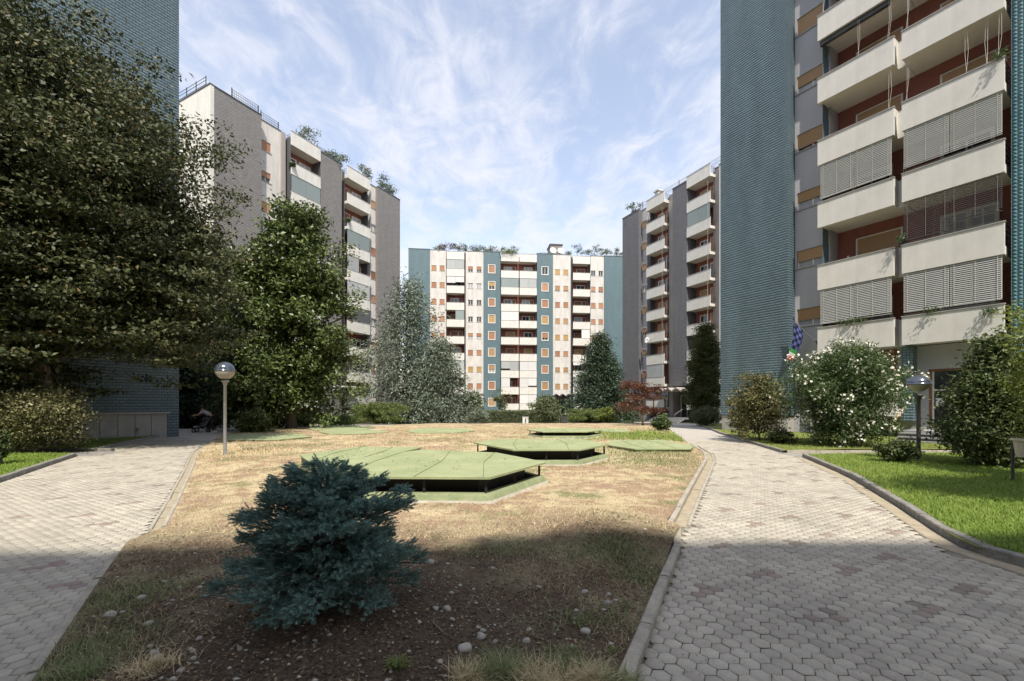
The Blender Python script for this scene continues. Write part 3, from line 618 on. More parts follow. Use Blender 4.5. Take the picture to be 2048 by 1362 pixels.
# ------------------------------------------------------------------ foliage
def unit(a): return a / (np.linalg.norm(a, axis=-1, keepdims=True) + 1e-9)
def leafmesh(name, C, Ln, W, m, bias=(0, 0, 0.6), dirs=None, droop=0.25):
    """one four-cornered leaf per row of C; every leaf its own island"""
    n = len(C); Ln = np.broadcast_to(Ln, n) * rng.uniform(.65, 1.3, n); W = np.broadcast_to(W, n) * rng.uniform(.7, 1.25, n)
    nrm = unit(rng.normal(0, 1, (n, 3)) * .8 + np.asarray(bias))
    t = rng.normal(0, 1, (n, 3)) if dirs is None else dirs + rng.normal(0, .35, (n, 3))
    t = unit(t - nrm * (t * nrm).sum(1, keepdims=True)); b = np.cross(nrm, t)
    L_ = Ln[:, None]; W_ = W[:, None]
    dz = nrm * (L_ * droop * .5)
    v0 = C; v1 = C + t * L_ * .5 + b * W_ * .5 + dz * .4; v2 = C + t * L_ - dz; v3 = C + t * L_ * .5 - b * W_ * .5 + dz * .4
    V = np.stack([v0, v1, v2, v3], 1).reshape(-1, 3); Fc = np.arange(n * 4).reshape(-1, 4)
    return npmesh(name, V, Fc, m)
def lump(d, seed, amp=.22):
    return 1 + amp * (np.sin(3.1 * d[:, 0] + 2.3 * d[:, 2] + seed) * np.cos(2.7 * d[:, 1] - 1.9 * d[:, 2] + seed * 2) + .6 * np.sin(6.3 * d[:, 0] - 5.1 * d[:, 1] + 4.7 * d[:, 2] + seed))
def ell_clumps(c, r, n, lo=.55, seed=1.0, amp=.22, zmin=None):
    d = unit(rng.normal(0, 1, (n, 3))); k = (lo ** 3 + (1 - lo ** 3) * rng.random(n)) ** (1 / 3)
    p = np.asarray(c) + d * np.asarray(r) * (k * lump(d, seed, amp))[:, None]
    if zmin is not None: p = p[p[:, 2] > zmin]
    return p
def around(cl, per, cr, flat=.6):
    n = len(cl); C = np.repeat(cl, per, 0); return C + rng.normal(0, 1, C.shape) * np.array([cr, cr, cr * flat])
def trunk(parent, base, top, r0, m, limbs=(), nm='trunk', wob=.03):
    mb = MB(); b, t = Vector(base), Vector(top); k = 7; pts_ = []
    for i in range(k + 1):
        p = b.lerp(t, i / k); p.x += random.gauss(0, wob) * (i > 0); p.y += random.gauss(0, wob) * (i > 0); pts_.append(p)
    pts_[0] = b - Vector((0, 0, .15)); rad = [r0 * (1.35 if i == 0 else 1 - .85 * i / k) for i in range(k + 1)]
    mb.tube(pts_, rad, 10)
    for e in limbs:
        e = Vector(e); h = min(max((e.z - b.z) * .62, .12 * (t.z - b.z)), .92 * (t.z - b.z)); f = h / max(.01, t.z - b.z); s = b.lerp(t, f)
        mid = s.lerp(e, .5) + Vector((0, 0, (e - s).length * .10)); r = r0 * (.42 - .25 * f)
        mb.tube([s, s.lerp(mid, .55), mid, mid.lerp(e, .55), e], [r, r * .8, r * .6, r * .42, r * .16], 6, cap=False)
    return mb.obj(nm, m, parent, smooth=True)
def broad(name, label, cat, base, ells, nclump, per, cr, L_, W, m, bark='bark', r0=.2, th=.7, group=None, inner=True, zmin=None, nlimb=16, bias=(0, 0, .6), flat=.6, flowers=None, crown='crown', stem='trunk', lo=.55, amp=.22):
    """ells: list of (dx,dy,z, rx,ry,rz, weight) relative to base"""
    root = empty(name, base, 0, label, cat, group)
    ws = np.array([e[6] for e in ells], float); ws /= ws.sum(); cl = []
    for e, w in zip(ells, ws): cl.append(ell_clumps(e[:3], e[3:6], int(nclump * w), lo, rng.uniform(0, 9), amp, zmin if zmin is not None else .05))
    cl = np.concatenate(cl); C = around(cl, per, cr, flat); C = C[C[:, 2] > .02]
    me = leafmesh(crown, C, L_, W, m, bias); link(crown, me, root)
    if inner:
        ic = np.concatenate([ell_clumps(e[:3], [q * .6 for q in e[3:6]], int(nclump * w * 1.6), .1, 2.0, .1, .05) for e, w in zip(ells, ws)])
        link('inner_leaves', leafmesh('inner_leaves', around(ic, 8, cr, .8), L_ * 1.7, W * 1.9, m, (0, 0, .3)), root)
    hi = max(e[2] + e[5] * .6 for e in ells); e0 = max(ells, key=lambda e: e[6])
    lim = [tuple(cl[k]) for k in rng.choice(len(cl), min(nlimb, len(cl)), replace=False)]
    if r0: trunk(root, (0, 0, 0), (e0[0] * .6, e0[1] * .6, hi * th / .7 * .8), r0, M[bark], lim, stem)
    if flowers:
        fm, fn, fs = flowers; pk = cl[rng.choice(len(cl), fn)] ; cen = np.array([np.mean([e[0] for e in ells]), np.mean([e[1] for e in ells]), np.mean([e[2] for e in ells])])
        pk = pk + unit(pk - cen) * cr * 1.3 + np.array([0, 0, cr * .5]); fc = around(pk, 9, fs * 1.1, .8)
        tag(link('blossom', leafmesh('blossom', fc, fs, fs * .85, fm, (0, -.6, .6)), root), kind='stuff')
    return root
def conifer(name, label, base, H, Rad, nb, m, needle=(.10, .03), per=40, droop=.35, up=.1, start=.06, prof=1.0, spread=.16, bark='bark', r0=.2, group=None, hang=.5, layer=None, top=(0, 0), cat='tree', jit=.3, cl=4):
    """trunk with many individual boughs, foliage sprays hung along each bough"""
    root = empty(name, base, 0, label, cat, group); mb = MB()
    mb.tube([(0, 0, -.2), (0, 0, H * .3), (top[0] * .4, top[1] * .4, H * .7), (top[0], top[1], H)], [r0 * 1.2, r0 * .8, r0 * .4, .02], 9)
    Cs = []; Ds = []
    for i in range(nb):
        f = start + (1 - start) * ((i + random.random()) / nb) ** 1.0
        if layer: f = start + (1 - start) * (round((f - start) / (1 - start) * layer) / layer + random.gauss(0, .012)); f = min(max(f, start), .99)
        az = i * 2.39996 + random.gauss(0, .35); ln = Rad * ((1 - f) ** prof) * random.uniform(1 - jit, 1 + jit * .6) + .12 * Rad * (1 - f * .6)
        z0 = H * f; o = np.array([top[0] * f, top[1] * f, z0]); k = 9; t = np.linspace(0, 1, k)
        path = o + np.stack([np.cos(az + .15 * np.sin(3 * t)) * ln * t, np.sin(az + .15 * np.sin(3 * t)) * ln * t, ln * (up * t * (1 - t) * 4 - droop * t ** 1.8)], 1)
        mb.tube([tuple(p) for p in path[::2]], [r0 * .22 * (1 - f * .6), r0 * .15, r0 * .10, r0 * .06, r0 * .02], 5, cap=False)
        n = max(5, int(per * 4 / cl * (ln / Rad + .15))); s = rng.random(n) ** .75; 
        px = np.stack([np.interp(s, t, path[:, a]) for a in range(3)], 1)
        side = np.array([-math.sin(az), math.cos(az), 0.0]); w = rng.normal(0, 1, n) * spread * ln * (.35 + s * (1.25 - s))
        hg = np.abs(rng.normal(0, 1, n)) * hang * spread * ln * .8
        Cs.append(px + side * w[:, None] + np.array([0, 0, 1.]) * (-hg)[:, None] + rng.normal(0, .03, (n, 3)) * ln)
        Ds.append(np.stack([np.full(n, math.cos(az)) + side[0] * np.sign(w) * .8, np.full(n, math.sin(az)) + side[1] * np.sign(w) * .8, np.full(n, -hang)], 1))
    mb.obj('trunk', M[bark], root, smooth=True)
    C = np.concatenate(Cs); D = unit(np.concatenate(Ds)); C = np.repeat(C, cl, 0) + rng.normal(0, needle[0] * (.5 + .1 * cl), (len(C) * cl, 3)) * np.array([1, 1, .8]); D = np.repeat(D, cl, 0)
    ok = C[:, 2] > .05; link('crown', leafmesh('crown', C[ok], needle[0], needle[1], m, (0, 0, .5), D[ok]), root)
    return root
# ------------------------------------------------------------------ apartment buildings
ST = 3.08
CACHE = {}
def cached(key, fn):
    if key not in CACHE: CACHE[key] = fn()
    return CACHE[key]
class Bld:
    """local frame: x along the facade (left to right as one looks at it), -y out of the facade, z up"""
    def __init__(s, label, px, Z, u, zb1, H, depth=11.0, cat='apartment building'):
        s.O = np.array([P(px, Z), Z]); l = math.hypot(*u); s.u = np.array(u) / l; s.n = np.array([s.u[1], -s.u[0]])
        s.root = empty('apartment_building', (s.O[0], s.O[1], 0), math.atan2(s.u[1], s.u[0]), label, cat)
        s.zb1 = zb1; s.H = H; s.D = depth
    def hit(s, px, off=0.0):
        rx = (px - CX) / F; o = s.O + off * s.n
        A = np.array([[rx, -s.u[0]], [1, -s.u[1]]]); t, k = np.linalg.solve(A, o); return float(k)
    def z(s, k): return s.zb1 + (k - 1) * ST
    def world(s, x, off, z): return (*(s.O + s.u * x + s.n * off), z)
    def wall(s, x0, x1, off, m, holes=(), z0=None, z1=None, name='wall', coping=True, rev=.2, back=None):
        y = -off; z0 = -1.6 if z0 is None else z0; z1 = s.H if z1 is None else z1
        mb = MB(); xs = sorted({x0, x1, *[h[0] for h in holes], *[h[1] for h in holes]}); zs = sorted({z0, z1, *[h[2] for h in holes], *[h[3] for h in holes]})
        if not holes: mb.quad((x0, y, z0), (x1, y, z0), (x1, y, z1), (x0, y, z1))
        else:
            for a, b in zip(xs, xs[1:]):
                run = None
                for c, d in zip(zs, zs[1:]):
                    inh = any(h[0] <= a + 1e-5 and b - 1e-5 <= h[1] and h[2] <= c + 1e-5 and d - 1e-5 <= h[3] for h in holes)
                    if not inh: mb.quad((a, y, c), (b, y, c), (b, y, d), (a, y, d))
            for a, b, c, d in holes:
                r = y + rev
                mb.quad((a, y, c), (a, y, d), (a, r, d), (a, r, c)); mb.quad((b, y, d), (b, y, c), (b, r, c), (b, r, d))
                mb.quad((a, y, d), (b, y, d), (b, r, d), (a, r, d)); mb.quad((b, y, c), (a, y, c), (a, r, c), (b, r, c))
        Y = s.D if back is None else y + back
        mb.quad((x1, y, z0), (x1, Y, z0), (x1, Y, z1), (x1, y, z1)); mb.quad((x0, Y, z0), (x0, y, z0), (x0, y, z1), (x0, Y, z1))
        mb.quad((x1, Y, z0), (x0, Y, z0), (x0, Y, z1), (x1, Y, z1)); mb.quad((x0, y, z1), (x1, y, z1), (x1, Y, z1), (x0, Y, z1))
        w = mb.obj(name, m, s.root)
        if coping:
            mb = MB().box(x0 - .03, x1 + .03, y - .05, y + .30, z1 + .002, z1 + .09)
            mb.obj('coping', M['coping'], w)
        return w
    def window(s, x, z, w, h, off, style, shut=None, frac=1.0, surround=False, sill=True, proud=False, mull=1):
        """style: 'glass' | 'curtain' | 'dark'; shut: material key of the roller shutter"""
        y = -off + (-.15 if proud else 0); fr = 'frame_brown' if style == 'brown' else 'frame_white'
        def mk():
            mb = MB(); t = .055
            mb.box(0, w, .10, .15, 0, t).box(0, w, .10, .15, h - t, h).box(0, t, .10, .15, t, h - t).box(w - t, w, .10, .15, t, h - t)
            for q in range(mull):
                c = w * (q + 1) / (mull + 1); mb.box(c - .035, c + .035, .098, .152, t, h - t)
            if surround:
                e = .11
                mb.box(-e, w + e, -.022, .02, h, h + e).box(-e, w + e, -.022, .02, -e, 0).box(-e, 0, -.022, .02, 0, h).box(w, w + e, -.022, .02, 0, h)
            if proud:
                e = .07; mb.box(-e, w + e, .08, .148, h, h + e).box(-e, 0, .08, .148, -.02, h).box(w, w + e, .08, .148, -.02, h)
            return mb.mesh('window', M[fr])
        o = link('window', cached(('w', round(w, 2), round(h, 2), surround, proud, mull, fr), mk), s.root, (x, y, z))
        gm = {'glass': 'glass', 'brown': 'glass', 'curtain': 'curtain', 'dark': 'dark_in'}[style]
        link('pane', cached(('p', round(w, 2), round(h, 2), gm), lambda: MB().box(.03, w - .03, .12, .13, .03, h - .03).mesh('pane', M[gm])), o)
        if shut and frac > 0:
            hh = round(h * frac, 2)
            link('shutter', cached(('s', round(w, 2), hh, shut), lambda: MB().box(.012, w - .012, .05, .075, -hh, -.004).mesh('shutter', M[shut])), o, (0, 0, h))
        if sill and not proud:
            link('sill', cached(('i', round(w, 2), surround), lambda: MB().box(-.08, w + .08, -.05, .10, -.05, -.002).mesh('sill', M['cap'])), o, (0, 0, -.115 if surround else 0))
        return o
    def recess(s, x0, x1, off, back, mside, mback, z0, z1):
        """walls that line a column of loggias"""
        mb = MB(); yf, yb = -off, -back
        mb.quad((x0, yf, z0), (x0, yb, z0), (x0, yb, z1), (x0, yf, z1)); mb.quad((x1, yb, z0), (x1, yf, z0), (x1, yf, z1), (x1, yb, z1))
        mb.obj('loggia_side_wall', mside, s.root)
        mb = MB(); mb.box(x0 + .003, x1 - .003, yb, yb + .1, z0, z1); w = mb.obj('loggia_back_wall', mback, s.root)
        MB().box(x0 + .003, x1 - .003, yb + .11, s.D, z1 - .3, z1).obj('roof', M['cap'], s.root)
        return w
    def balcony(s, x0, x1, off, back, k, ph=1.3, rail=None, left=.0, parapet=True, cx=True):
        """slab + solid front; rail: 'L' / 'R' = end closed with a railing"""
        w = x1 - x0; d = off - back
        def mk():
            mb = MB(); mb.cur = 0
            mb.box(0, w, 0, .10, 0, ph); mb.cur = 1; mb.box(.002, w - .002, .102, d - .003, .03, .2)
            return mb.mesh('balcony', M['cream'], M['soffit'])
        o = link('balcony', cached(('b', round(w, 2), round(d, 2), ph), mk), s.root, (x0, -off, s.z(k)))
        link('parapet_cap', cached(('bc', round(w, 2)), lambda: MB().box(-.02, w + .02, -.03, .13, .002, .045).mesh('parapet_cap', M['cap'])), o, (0, 0, ph))
        for e in (rail or ''):
            xe = 0.0 if e == 'L' else w
            def mr():
                mb = MB(); dd = min(d, 1.15)
                for z in (.55, .75, .95, 1.15): mb.box(-.012, .012, .105, dd, z - .015, z + .015)
                for y in (dd * .5, dd - .02): mb.box(-.016, .016, y - .016, y + .016, .2, 1.17)
                return mb.mesh('railing', M['metal_dark'])
            link('railing', cached(('r', round(d, 2)), mr), o, (xe + (.02 if e == 'L' else -.02), 0, 0))
            link('slab_edge', cached(('se', round(d, 2)), lambda: MB().box(-.03, .03, .105, min(d, 1.15), 0, .33).mesh('slab_edge', M['cream'])), o, (xe + (.034 if e == 'L' else -.034), 0, 0))
        return o
    def blind(s, x0, x1, off, k, m='blind', parts=2, drop=(1, 1), ph=1.3, real=False, gap=.12):
        zt = s.z(k + 1) - .01; hfull = ST - ph - .03
        for q in range(parts):
            a = x0 + (x1 - x0) * q / parts + .01; b = x0 + (x1 - x0) * (q + 1) / parts - .01; hh = round((hfull - gap) * drop[q], 2)
            if hh <= .05: continue
            w = round(b - a, 2)
            if real:
                def mk(w=w, hh=hh):
                    mb = MB(); n = int(hh / .078); ax = Matrix.Rotation(R(62 if m == 'slat' else 40), 3, 'X')
                    for i in range(n): mb.obox((w / 2, 0, -.04 - i * .078), ax, w / 2, .042 if m == 'slat' else .030, .0022)
                    mb.box(0, w, -.02, .02, -hh - .03, -hh)
                    return mb.mesh('slat_blind', M[m])
                o = link('slat_blind', cached(('sb', w, hh, m), mk), s.root, (a, -off, zt))
                mb = MB()
                for cxx in (.12, w / 2, w - .12): mb.tube([(cxx, -.03, 0), (cxx, -.03, -hh)], .006, 4)
                mb.obj('ladder_cord', M['cable' if m == 'slat' else 'metal_grey'], o)
            else:
                link('sun_blind', cached(('nb', w, hh, m), lambda w=w, hh=hh: MB().box(0, w, -.012, .012, -hh, 0).box(0, w, -.02, .02, -hh - .04, -hh - .001).mesh('sun_blind', M[m])), s.root, (a, -off, zt))
    def doors(s, x0, x1, back, k, kind):
        """openings in the rear wall of one loggia. kind: list of (f0, f1, style, shutter, frac, lowdoor)"""
        for f0, f1, st, sh, fr, door in kind:
            a = x0 + (x1 - x0) * f0; b = x0 + (x1 - x0) * f1; zb = s.z(k) + (.22 if door else 1.05); zt = s.z(k) + 2.5
            s.window(a, zb, round(b - a, 2), round(zt - zb, 2), back, st, sh, fr, proud=True, sill=False)

def floorwin(b, x, w, off, ks, zoff, h, seed, pal, surround=False, glass=.25):
    """one column of windows in a wall: returns holes and adds the window parts"""
    r = random.Random(seed); holes = []
    for k in ks:
        z = b.z(k) + zoff; holes.append((x, x + w, z, z + h)); sh = pal[min(len(pal) - 1, int(r.random() * len(pal)))]
        p = r.random(); fr = 0 if p < glass else (1.0 if p < .78 else r.choice([.55, .7, .82]))
        b.window(x, z, w, h, off, r.choice(['glass', 'curtain', 'glass']), sh, fr, surround)
    return holes

# ---- centre building, seen straight on across the garden -------------------
B3 = Bld('long white and teal tower block closing the far end of the garden, seen straight on', 1037, 80.2, (.994, .106), 3.39, 29.75)
h3 = B3.hit; OR = ['shut_o', 'shut_o', 'shut_t', 'shut_o', 'shut_y']
B3.wall(h3(817), h3(860), .12, M['teal_flat'])
def wcol(b, a, c, off, m, cents, w, zoff, h, seed, pal=OR, surround=False, ks=range(1, 9), glass=.3, **kw):
    hs = []
    for q, px in enumerate(cents): hs += floorwin(b, b.hit(px, off) - w / 2, w, off, ks, zoff, h, seed + q * 0, pal, surround, glass)
    return b.wall(b.hit(a, off), b.hit(c, off), off, m, hs, **kw)
wcol(B3, 860, 892, -.15, M['white_wall'], (868, 884.2), .92, 1.05, .98, 21)
wcol(B3, 931.5, 967, -.15, M['white_wall'], (941, 958), .92, 1.05, .98, 5)
wcol(B3, 967, 1001, .05, M['teal_flat'], (983.5,), 1.12, .95, 1.38, 9, surround=True, glass=.06, ks=range(0, 9))
wcol(B3, 1074, 1106, .05, M['teal_flat'], (1090,), 1.12, .95, 1.38, 14, surround=True, glass=.06, ks=range(0, 9))
wcol(B3, 1106, 1141, -.15, M['white_wall'], (1115, 1131.5), .92, 1.05, .98, 33, z0=B3.z(0) + 2.85, back=10)
wcol(B3, 1181, 1208.5, -.15, M['white_wall'], (1186.5, 1201.5), .88, 1.05, .98, 44)
B3.wall(h3(1208.5), h3(1262), .12, M['teal_flat'])
B3.wall(h3(928.5, -.9), h3(931.5, -.9), -.9, M['dark_wall'], coping=False); B3.wall(h3(1141, -.9), h3(1145, -.9), -.9, M['metal_grey'], coping=False)
B3.wall(h3(892, -.9) + .003, h3(893.3, -.9), -.5, M['dark_wall'], coping=False); B3.wall(h3(1179.5, -.9), h3(1181, -.9), -.5, M['dark_wall'], coping=False)
cols3 = [(893, 929), (1001.5, 1037.6), (1038.4, 1073.5), (1145, 1179.6)]
lay3 = {  # opening above balcony k: 'o' open, or (material, drop left, drop right)
 0: {8: ('blind', 1, 1), 7: ('blind_w', .7, .6), 6: 'o', 5: ('blind_g', 0, 1), 4: 'o', 3: 'o', 2: ('blind', 1, 1), 1: 'o', 0: ('blind_d', 1, 1)},
 1: {8: 'o', 7: ('blind_g', 1, 1), 6: 'o', 5: ('blind_w', 1, 1), 4: 'o', 3: 'o', 2: ('blind', .8, 1), 1: ('blind_w', 1, 0), 0: 'o'},
 2: {8: 'o', 7: ('blind', 1, 1), 6: 'o', 5: 'o', 4: 'o', 3: 'o', 2: ('blind_w', 1, 1), 1: ('blind_w', 1, .85), 0: ('blind_w', 1, 1)},
 3: {8: 'o', 7: 'o', 6: 'o', 5: 'o', 4: ('blind_w', 0, 1), 3: 'o', 2: ('blind_w', .35, .2), 1: ('blind', 1, 1), 0: ('blind_g', 1, 1)}}
r3 = random.Random(3)
for ci, (a, c) in enumerate(cols3):
    x0, x1 = h3(a), h3(c)
    if ci == 1: B3.recess(x0, h3(1073.5), -.1, -1.35, M['teal_flat'], M['red'], -1.2, B3.H - .3)
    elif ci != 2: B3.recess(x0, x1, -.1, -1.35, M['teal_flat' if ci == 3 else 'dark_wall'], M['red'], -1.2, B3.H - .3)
    for k in range(0, 10):
        B3.balcony(x0 + .04, x1 - .04, .35, -1.35, k, 1.42 if k == 9 else 1.36, rail='' )
        if k == 9: continue
        d = lay3[ci][k]
        if d != 'o': B3.blind(x0 + .06, x1 - .06, .28, k, d[0], 2, d[1:], ph=1.36, gap=.03)
        if d == 'o' or min(d[1:]) < 1:
            st = r3.choice(['glass', 'curtain', 'glass']); sh = r3.choice(['shut_b', 'shut_b', 'shut_t', None, None])
            if (ci, k) in ((3, 3), (2, 3)): sh = 'shut_y'
            B3.doors(x0, x1, -1.35, k, [(.34, .80, st, sh, 1.0 if sh else 0, False)] if r3.random() < .5 else [(.22, .62, st, sh, 1.0 if sh else 0, True), (.68, .86, 'glass', 'shut_b', 1, False)])
# entrance of the centre building under the zigzag canopy
ex0, ex1 = h3(1106.5), h3(1140.5)
B3.wall(ex0, ex1, -1.2, M['metal_grey'], z0=-1.6, z1=B3.z(0) + 2.84, coping=False, name='entrance_wall', back=8)
mb = MB(); n = 3; w = (ex1 - ex0 + .4) / n
for i in range(n):
    a = ex0 - .2 + i * w; zt = B3.z(0) + 2.75
    for p, q, z1, z2 in ((a, a + w / 2, 0, .45), (a + w / 2, a + w, .45, 0)):
        mb.quad((p, -1.1, zt + z1), (q, -1.1, zt + z2), (q, 1.0, zt + z2), (p, 1.0, zt + z1)); mb.quad((p, -1.1, zt + z1 - .12), (q, -1.1, zt + z2 - .12), (q, -1.1, zt + z2), (p, -1.1, zt + z1)); mb.quad((p, 1.0, zt + z1 - .12), (q, 1.0, zt + z2 - .12), (q, -1.1, zt + z2 - .12), (p, -1.1, zt + z1 - .12))
mb.obj('canopy', M['metal_dark'], B3.root)
o = B3.window((ex0 + ex1) / 2 - .95, -.75, 1.9, 3.1, -1.2, 'glass', proud=True, sill=False); o.name = 'entrance_door'
# roof top
rx = h3(1104); mb = MB().box(rx, h3(1128), 1.5, 4.5, B3.H - .3, B3.H + 2.35).box(rx - .15, h3(1128) + .15, 1.35, 4.65, B3.H + 2.352, B3.H + 2.5); mb.obj('stair_tower', M['grey_tile'], B3.root)
mb = MB()
for a, c, hh in ((862, 900, .45), (930, 968, .4), (1070, 1105, .55)): mb.tube([B3_ for B3_ in [(h3(a), .6, B3.H), ((h3(a) + h3(c)) / 2, .6, B3.H + hh), (h3(c), .6, B3.H)]], .03, 5)
mb.obj('roof_cable', M['metal_dark'], B3.root)
for px, lab in ((1108.3, 'left of the two white satellite dishes on the roof box of the far block'), (1123.5, 'right of the two white satellite dishes on the roof box of the far block')):
    w = B3.world(h3(px), -1.2 + .0, B3.H + .95); d = empty('satellite_dish', (w[0], w[1] - .25, w[2]), 0, lab, 'satellite dish', 'satellite dishes on the roof box')
    MB().lathe([(0, 0), (.25, .02), (.5, .09), (.62, .17), (.63, .19), (.5, .12), (0, .03)], 18).obj('dish', M['white'], d, rot=(R(72), 0, R(12)), smooth=True)
    MB().tube([(0, .1, -.95), (0, .1, -.2), (0, .02, 0)], .04, 6).obj('mast', M['metal_grey'], d)

# ---- left grey building -----------------------------------------------------
B4 = Bld('grey tiled and pale rendered tower block on the left behind the magnolia', 740.6, 55.2, (.456, .890), 4.3, 30.1, depth=11)
h4 = B4.hit; TG = ['shut_o', 'shut_t', 'shut_o', 'shut_b']
xL = h4(428, -.05); B4.wall(xL, h4(523, -.05), -.05, M['grey_tile'])
MB().box(xL - .32, xL - .002, .02, 11.0, -1.6, B4.H).obj('end_wall', M['cream'], B4.root)
MB().box(xL - .38, xL + .02, -.02, 11.05, B4.H + .002, B4.H + .09).obj('coping', M['coping'], B4.root)
wcol(B4, 522, 563, -.7, M['white_wall'], (531.5,), 1.05, 1.33, 1.0, 12, TG)
B4.wall(h4(563, -.55), h4(571.2, -.55), -.55, M['fin'], coping=False)
B4.wall(h4(642), h4(683, -.05), -.05, M['grey_tile'])
B4.wall(h4(682, -.9), h4(687, -.9), -.9, M['fin'], coping=False)
wcol(B4, 740.8, 757, -.5, M['white_wall'], (747.5,), .95, 1.33, 1.0, 19, TG, glass=.15)
B4.wall(h4(756, -.05), h4(800, -.05), -.05, M['grey_tile'])
lay4 = [{8: 'o', 7: ('blind_g', 1, 1), 6: 'o', 5: 'o', 4: ('blind_g', 1, 1), 3: 'o', 2: 'o', 1: 'o', 0: 'o'},
        {8: 'o', 7: 'o', 6: ('blind_g', 1, 1), 5: ('blind', 1, 0), 4: ('blind', 1, 1), 3: ('blind_d', 1, 1), 2: 'o', 1: 'o', 0: 'o'}]
r4 = random.Random(8)
for ci, (a, c) in enumerate(((582.8, 642), (695, 740.6))):
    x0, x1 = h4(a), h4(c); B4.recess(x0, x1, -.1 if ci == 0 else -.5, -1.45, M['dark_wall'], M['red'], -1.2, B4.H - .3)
    for k in range(0, 10):
        B4.balcony(x0, x1 - .03, .0, -1.45, k, 1.42 if k == 9 else 1.3, rail='L')
        if k == 9: continue
        d = lay4[ci][k]
        if d != 'o': B4.blind(x0 + .03, x1 - .06, -.05, k, d[0], 2, d[1:], gap=.02)
        if d == 'o' or min(d[1:]) < 1:
            sh = r4.choice(['shut_b', None, 'shut_o', None, 'shut_b'])
            B4.doors(x0, x1, -1.45, k, [(.08, .42, 'glass', sh, .6 if sh else 0, True), (.55, .90, r4.choice(['glass', 'curtain']), None, 0, False)])
# roof railing
mb = MB()
def rail(b, x0, x1, y, z, h=1.0, n=None, post=1.6, bars=4):
    g = MB(); L_ = x1 - x0; n = max(1, int(abs(L_) / post))
    for i in range(n + 1): x = x0 + L_ * i / n; g.box(x - .035, x + .035, y - .03, y + .03, z, z + h + (.12 if i % 2 == 0 else 0))
    for j in range(bars): zz = z + h * (j + 1) / bars - .03; g.box(min(x0, x1), max(x0, x1), y - .012, y + .012, zz - .012, zz + .012)
    m_ = int(abs(L_) / .16)
    for i in range(m_): x = x0 + L_ * (i + .5) / m_; g.box(x - .01, x + .01, y - .008, y + .008, z + .05, z + h - .03)
    return g.obj('roof_railing', M['metal_dark'], b.root)
rail(B4, h4(470), h4(523), .5, B4.H + .09); rail(B4, h4(528, -.6), h4(563, -.6), 1.1, B4.H + .09); rail(B4, h4(645), h4(683), .9, B4.H + .09)
g = MB(); 
for a in (1.0, 2.6, 4.2, 5.8, 9.0): g.box(xL - .2, xL - .14, a - .03, a + .03, B4.H + .09, B4.H + 1.15)
for z in (.4, .75, 1.05): g.box(xL - .185, xL - .155, 1.0, 5.8, B4.H + z, B4.H + z + .03)
g.obj('roof_railing', M['metal_dark'], B4.root)
# ground-level entrance canopy of the left block
x0 = h4(683); mb = MB()
mb.box(x0 - 1.2, x0 + 1.6, -1.6, -.02, 3.55, 3.7); mb.obj('canopy', M['cream'], B4.root)

# ---- right far grey building ------------------------------------------------
B2 = Bld('dark grey tower block behind the red maple on the right side', 1292.3, 60.5, (.426, -.905), 3.96, 29.6, depth=11)
h2 = B2.hit; TT = ['shut_t', 'shut_t', 'shut_o']
B2.wall(h2(1245, -.05), h2(1277.5, -.05), -.05, M['darkgrey_tile']); 
wcol(B2, 1276, 1293, -.75, M['grey_render'], (1288.2,), 1.25, 1.33, 1.05, 77, TT, glass=.2)
B2.wall(h2(1338, -.95), h2(1346, -.95), -.9, M['fin'], coping=False)
B2.wall(h2(1345, -.05), h2(1373.5, -.02), -.05, M['darkgrey_tile'], z0=3.9, back=11.05)
B2.wall(h2(1429.5, -.95), h2(1438, -.95), -.9, M['fin']); B2.wall(h2(1438, -.6), h2(1475, -.6), -.6, M['white_wall'])
r2 = random.Random(5)
lay2 = [{1: ('blind', 1, 1)}, {7: ('blind_g', 1, 1)}]
for ci, (a, c) in enumerate(((1292.5, 1328), (1373.2, 1420))):
    x0, x1 = h2(a), h2(c); B2.recess(x0 + .02, h2(1338 if ci == 0 else 1429.5, -.95), -.75, -1.6, M['dark_wall'], M['red'], -1.2, B2.H - .3)
    for k in range(0, 10):
        B2.balcony(x0, x1, .0, -1.6, k, 1.42 if k == 9 else 1.3, rail='R')
        if k == 9: continue
        d = lay2[ci].get(k)
        if d: B2.blind(x0 + .05, x1 - .05, -.05, k, d[0], 2, d[1:], gap=.03)
        else:
            sh = r2.choice(['shut_t', None, 'shut_t', None]); B2.doors(x0, x1, -1.6, k, [(.22, .52, 'glass', sh, .9 if sh else 0, False), (.66, .98, r2.choice(['glass', 'curtain']), r2.choice(['shut_t', 'shut_o', None]), .8, True)])
    MB().tube([(x1 - .3, -.02, 0), (x1 - .3, -.02, B2.H - 1.5)], .012, 4).obj('cord', M['cable'], B2.root)
rail(B2, h2(1278), h2(1440), .7, B2.H + .09, .95, post=3.0, bars=2).data.materials[0] = M['metal_grey']
x = h2(1303); MB().box(x - .35, x + .35, .9, 1.6, B2.H - .3, B2.H + 1.45).box(x - .5, x + .5, .75, 1.75, B2.H + 1.6, B2.H + 1.75).box(x - .3, x - .24, .95, 1.55, B2.H + 1.45, B2.H + 1.6).box(x + .24, x + .3, .95, 1.55, B2.H + 1.45, B2.H + 1.6).obj('chimney', M['cream'], B2.root)
d = empty('satellite_dish', B2.world(h2(1297), .25, B2.z(3) + .3), math.atan2(B2.u[1], B2.u[0]), 'round white satellite dish on a lower balcony front of the dark grey block', 'satellite dish')
MB().lathe([(0, 0), (.25, .02), (.45, .1), (.46, .12), (.25, .05), (0, .03)], 18).obj('dish', M['white'], d, rot=(R(80), 0, 0), smooth=True); MB().tube([(0, .05, 0), (0, .25, 0)], .03, 6).obj('bracket', M['metal_grey'], d)
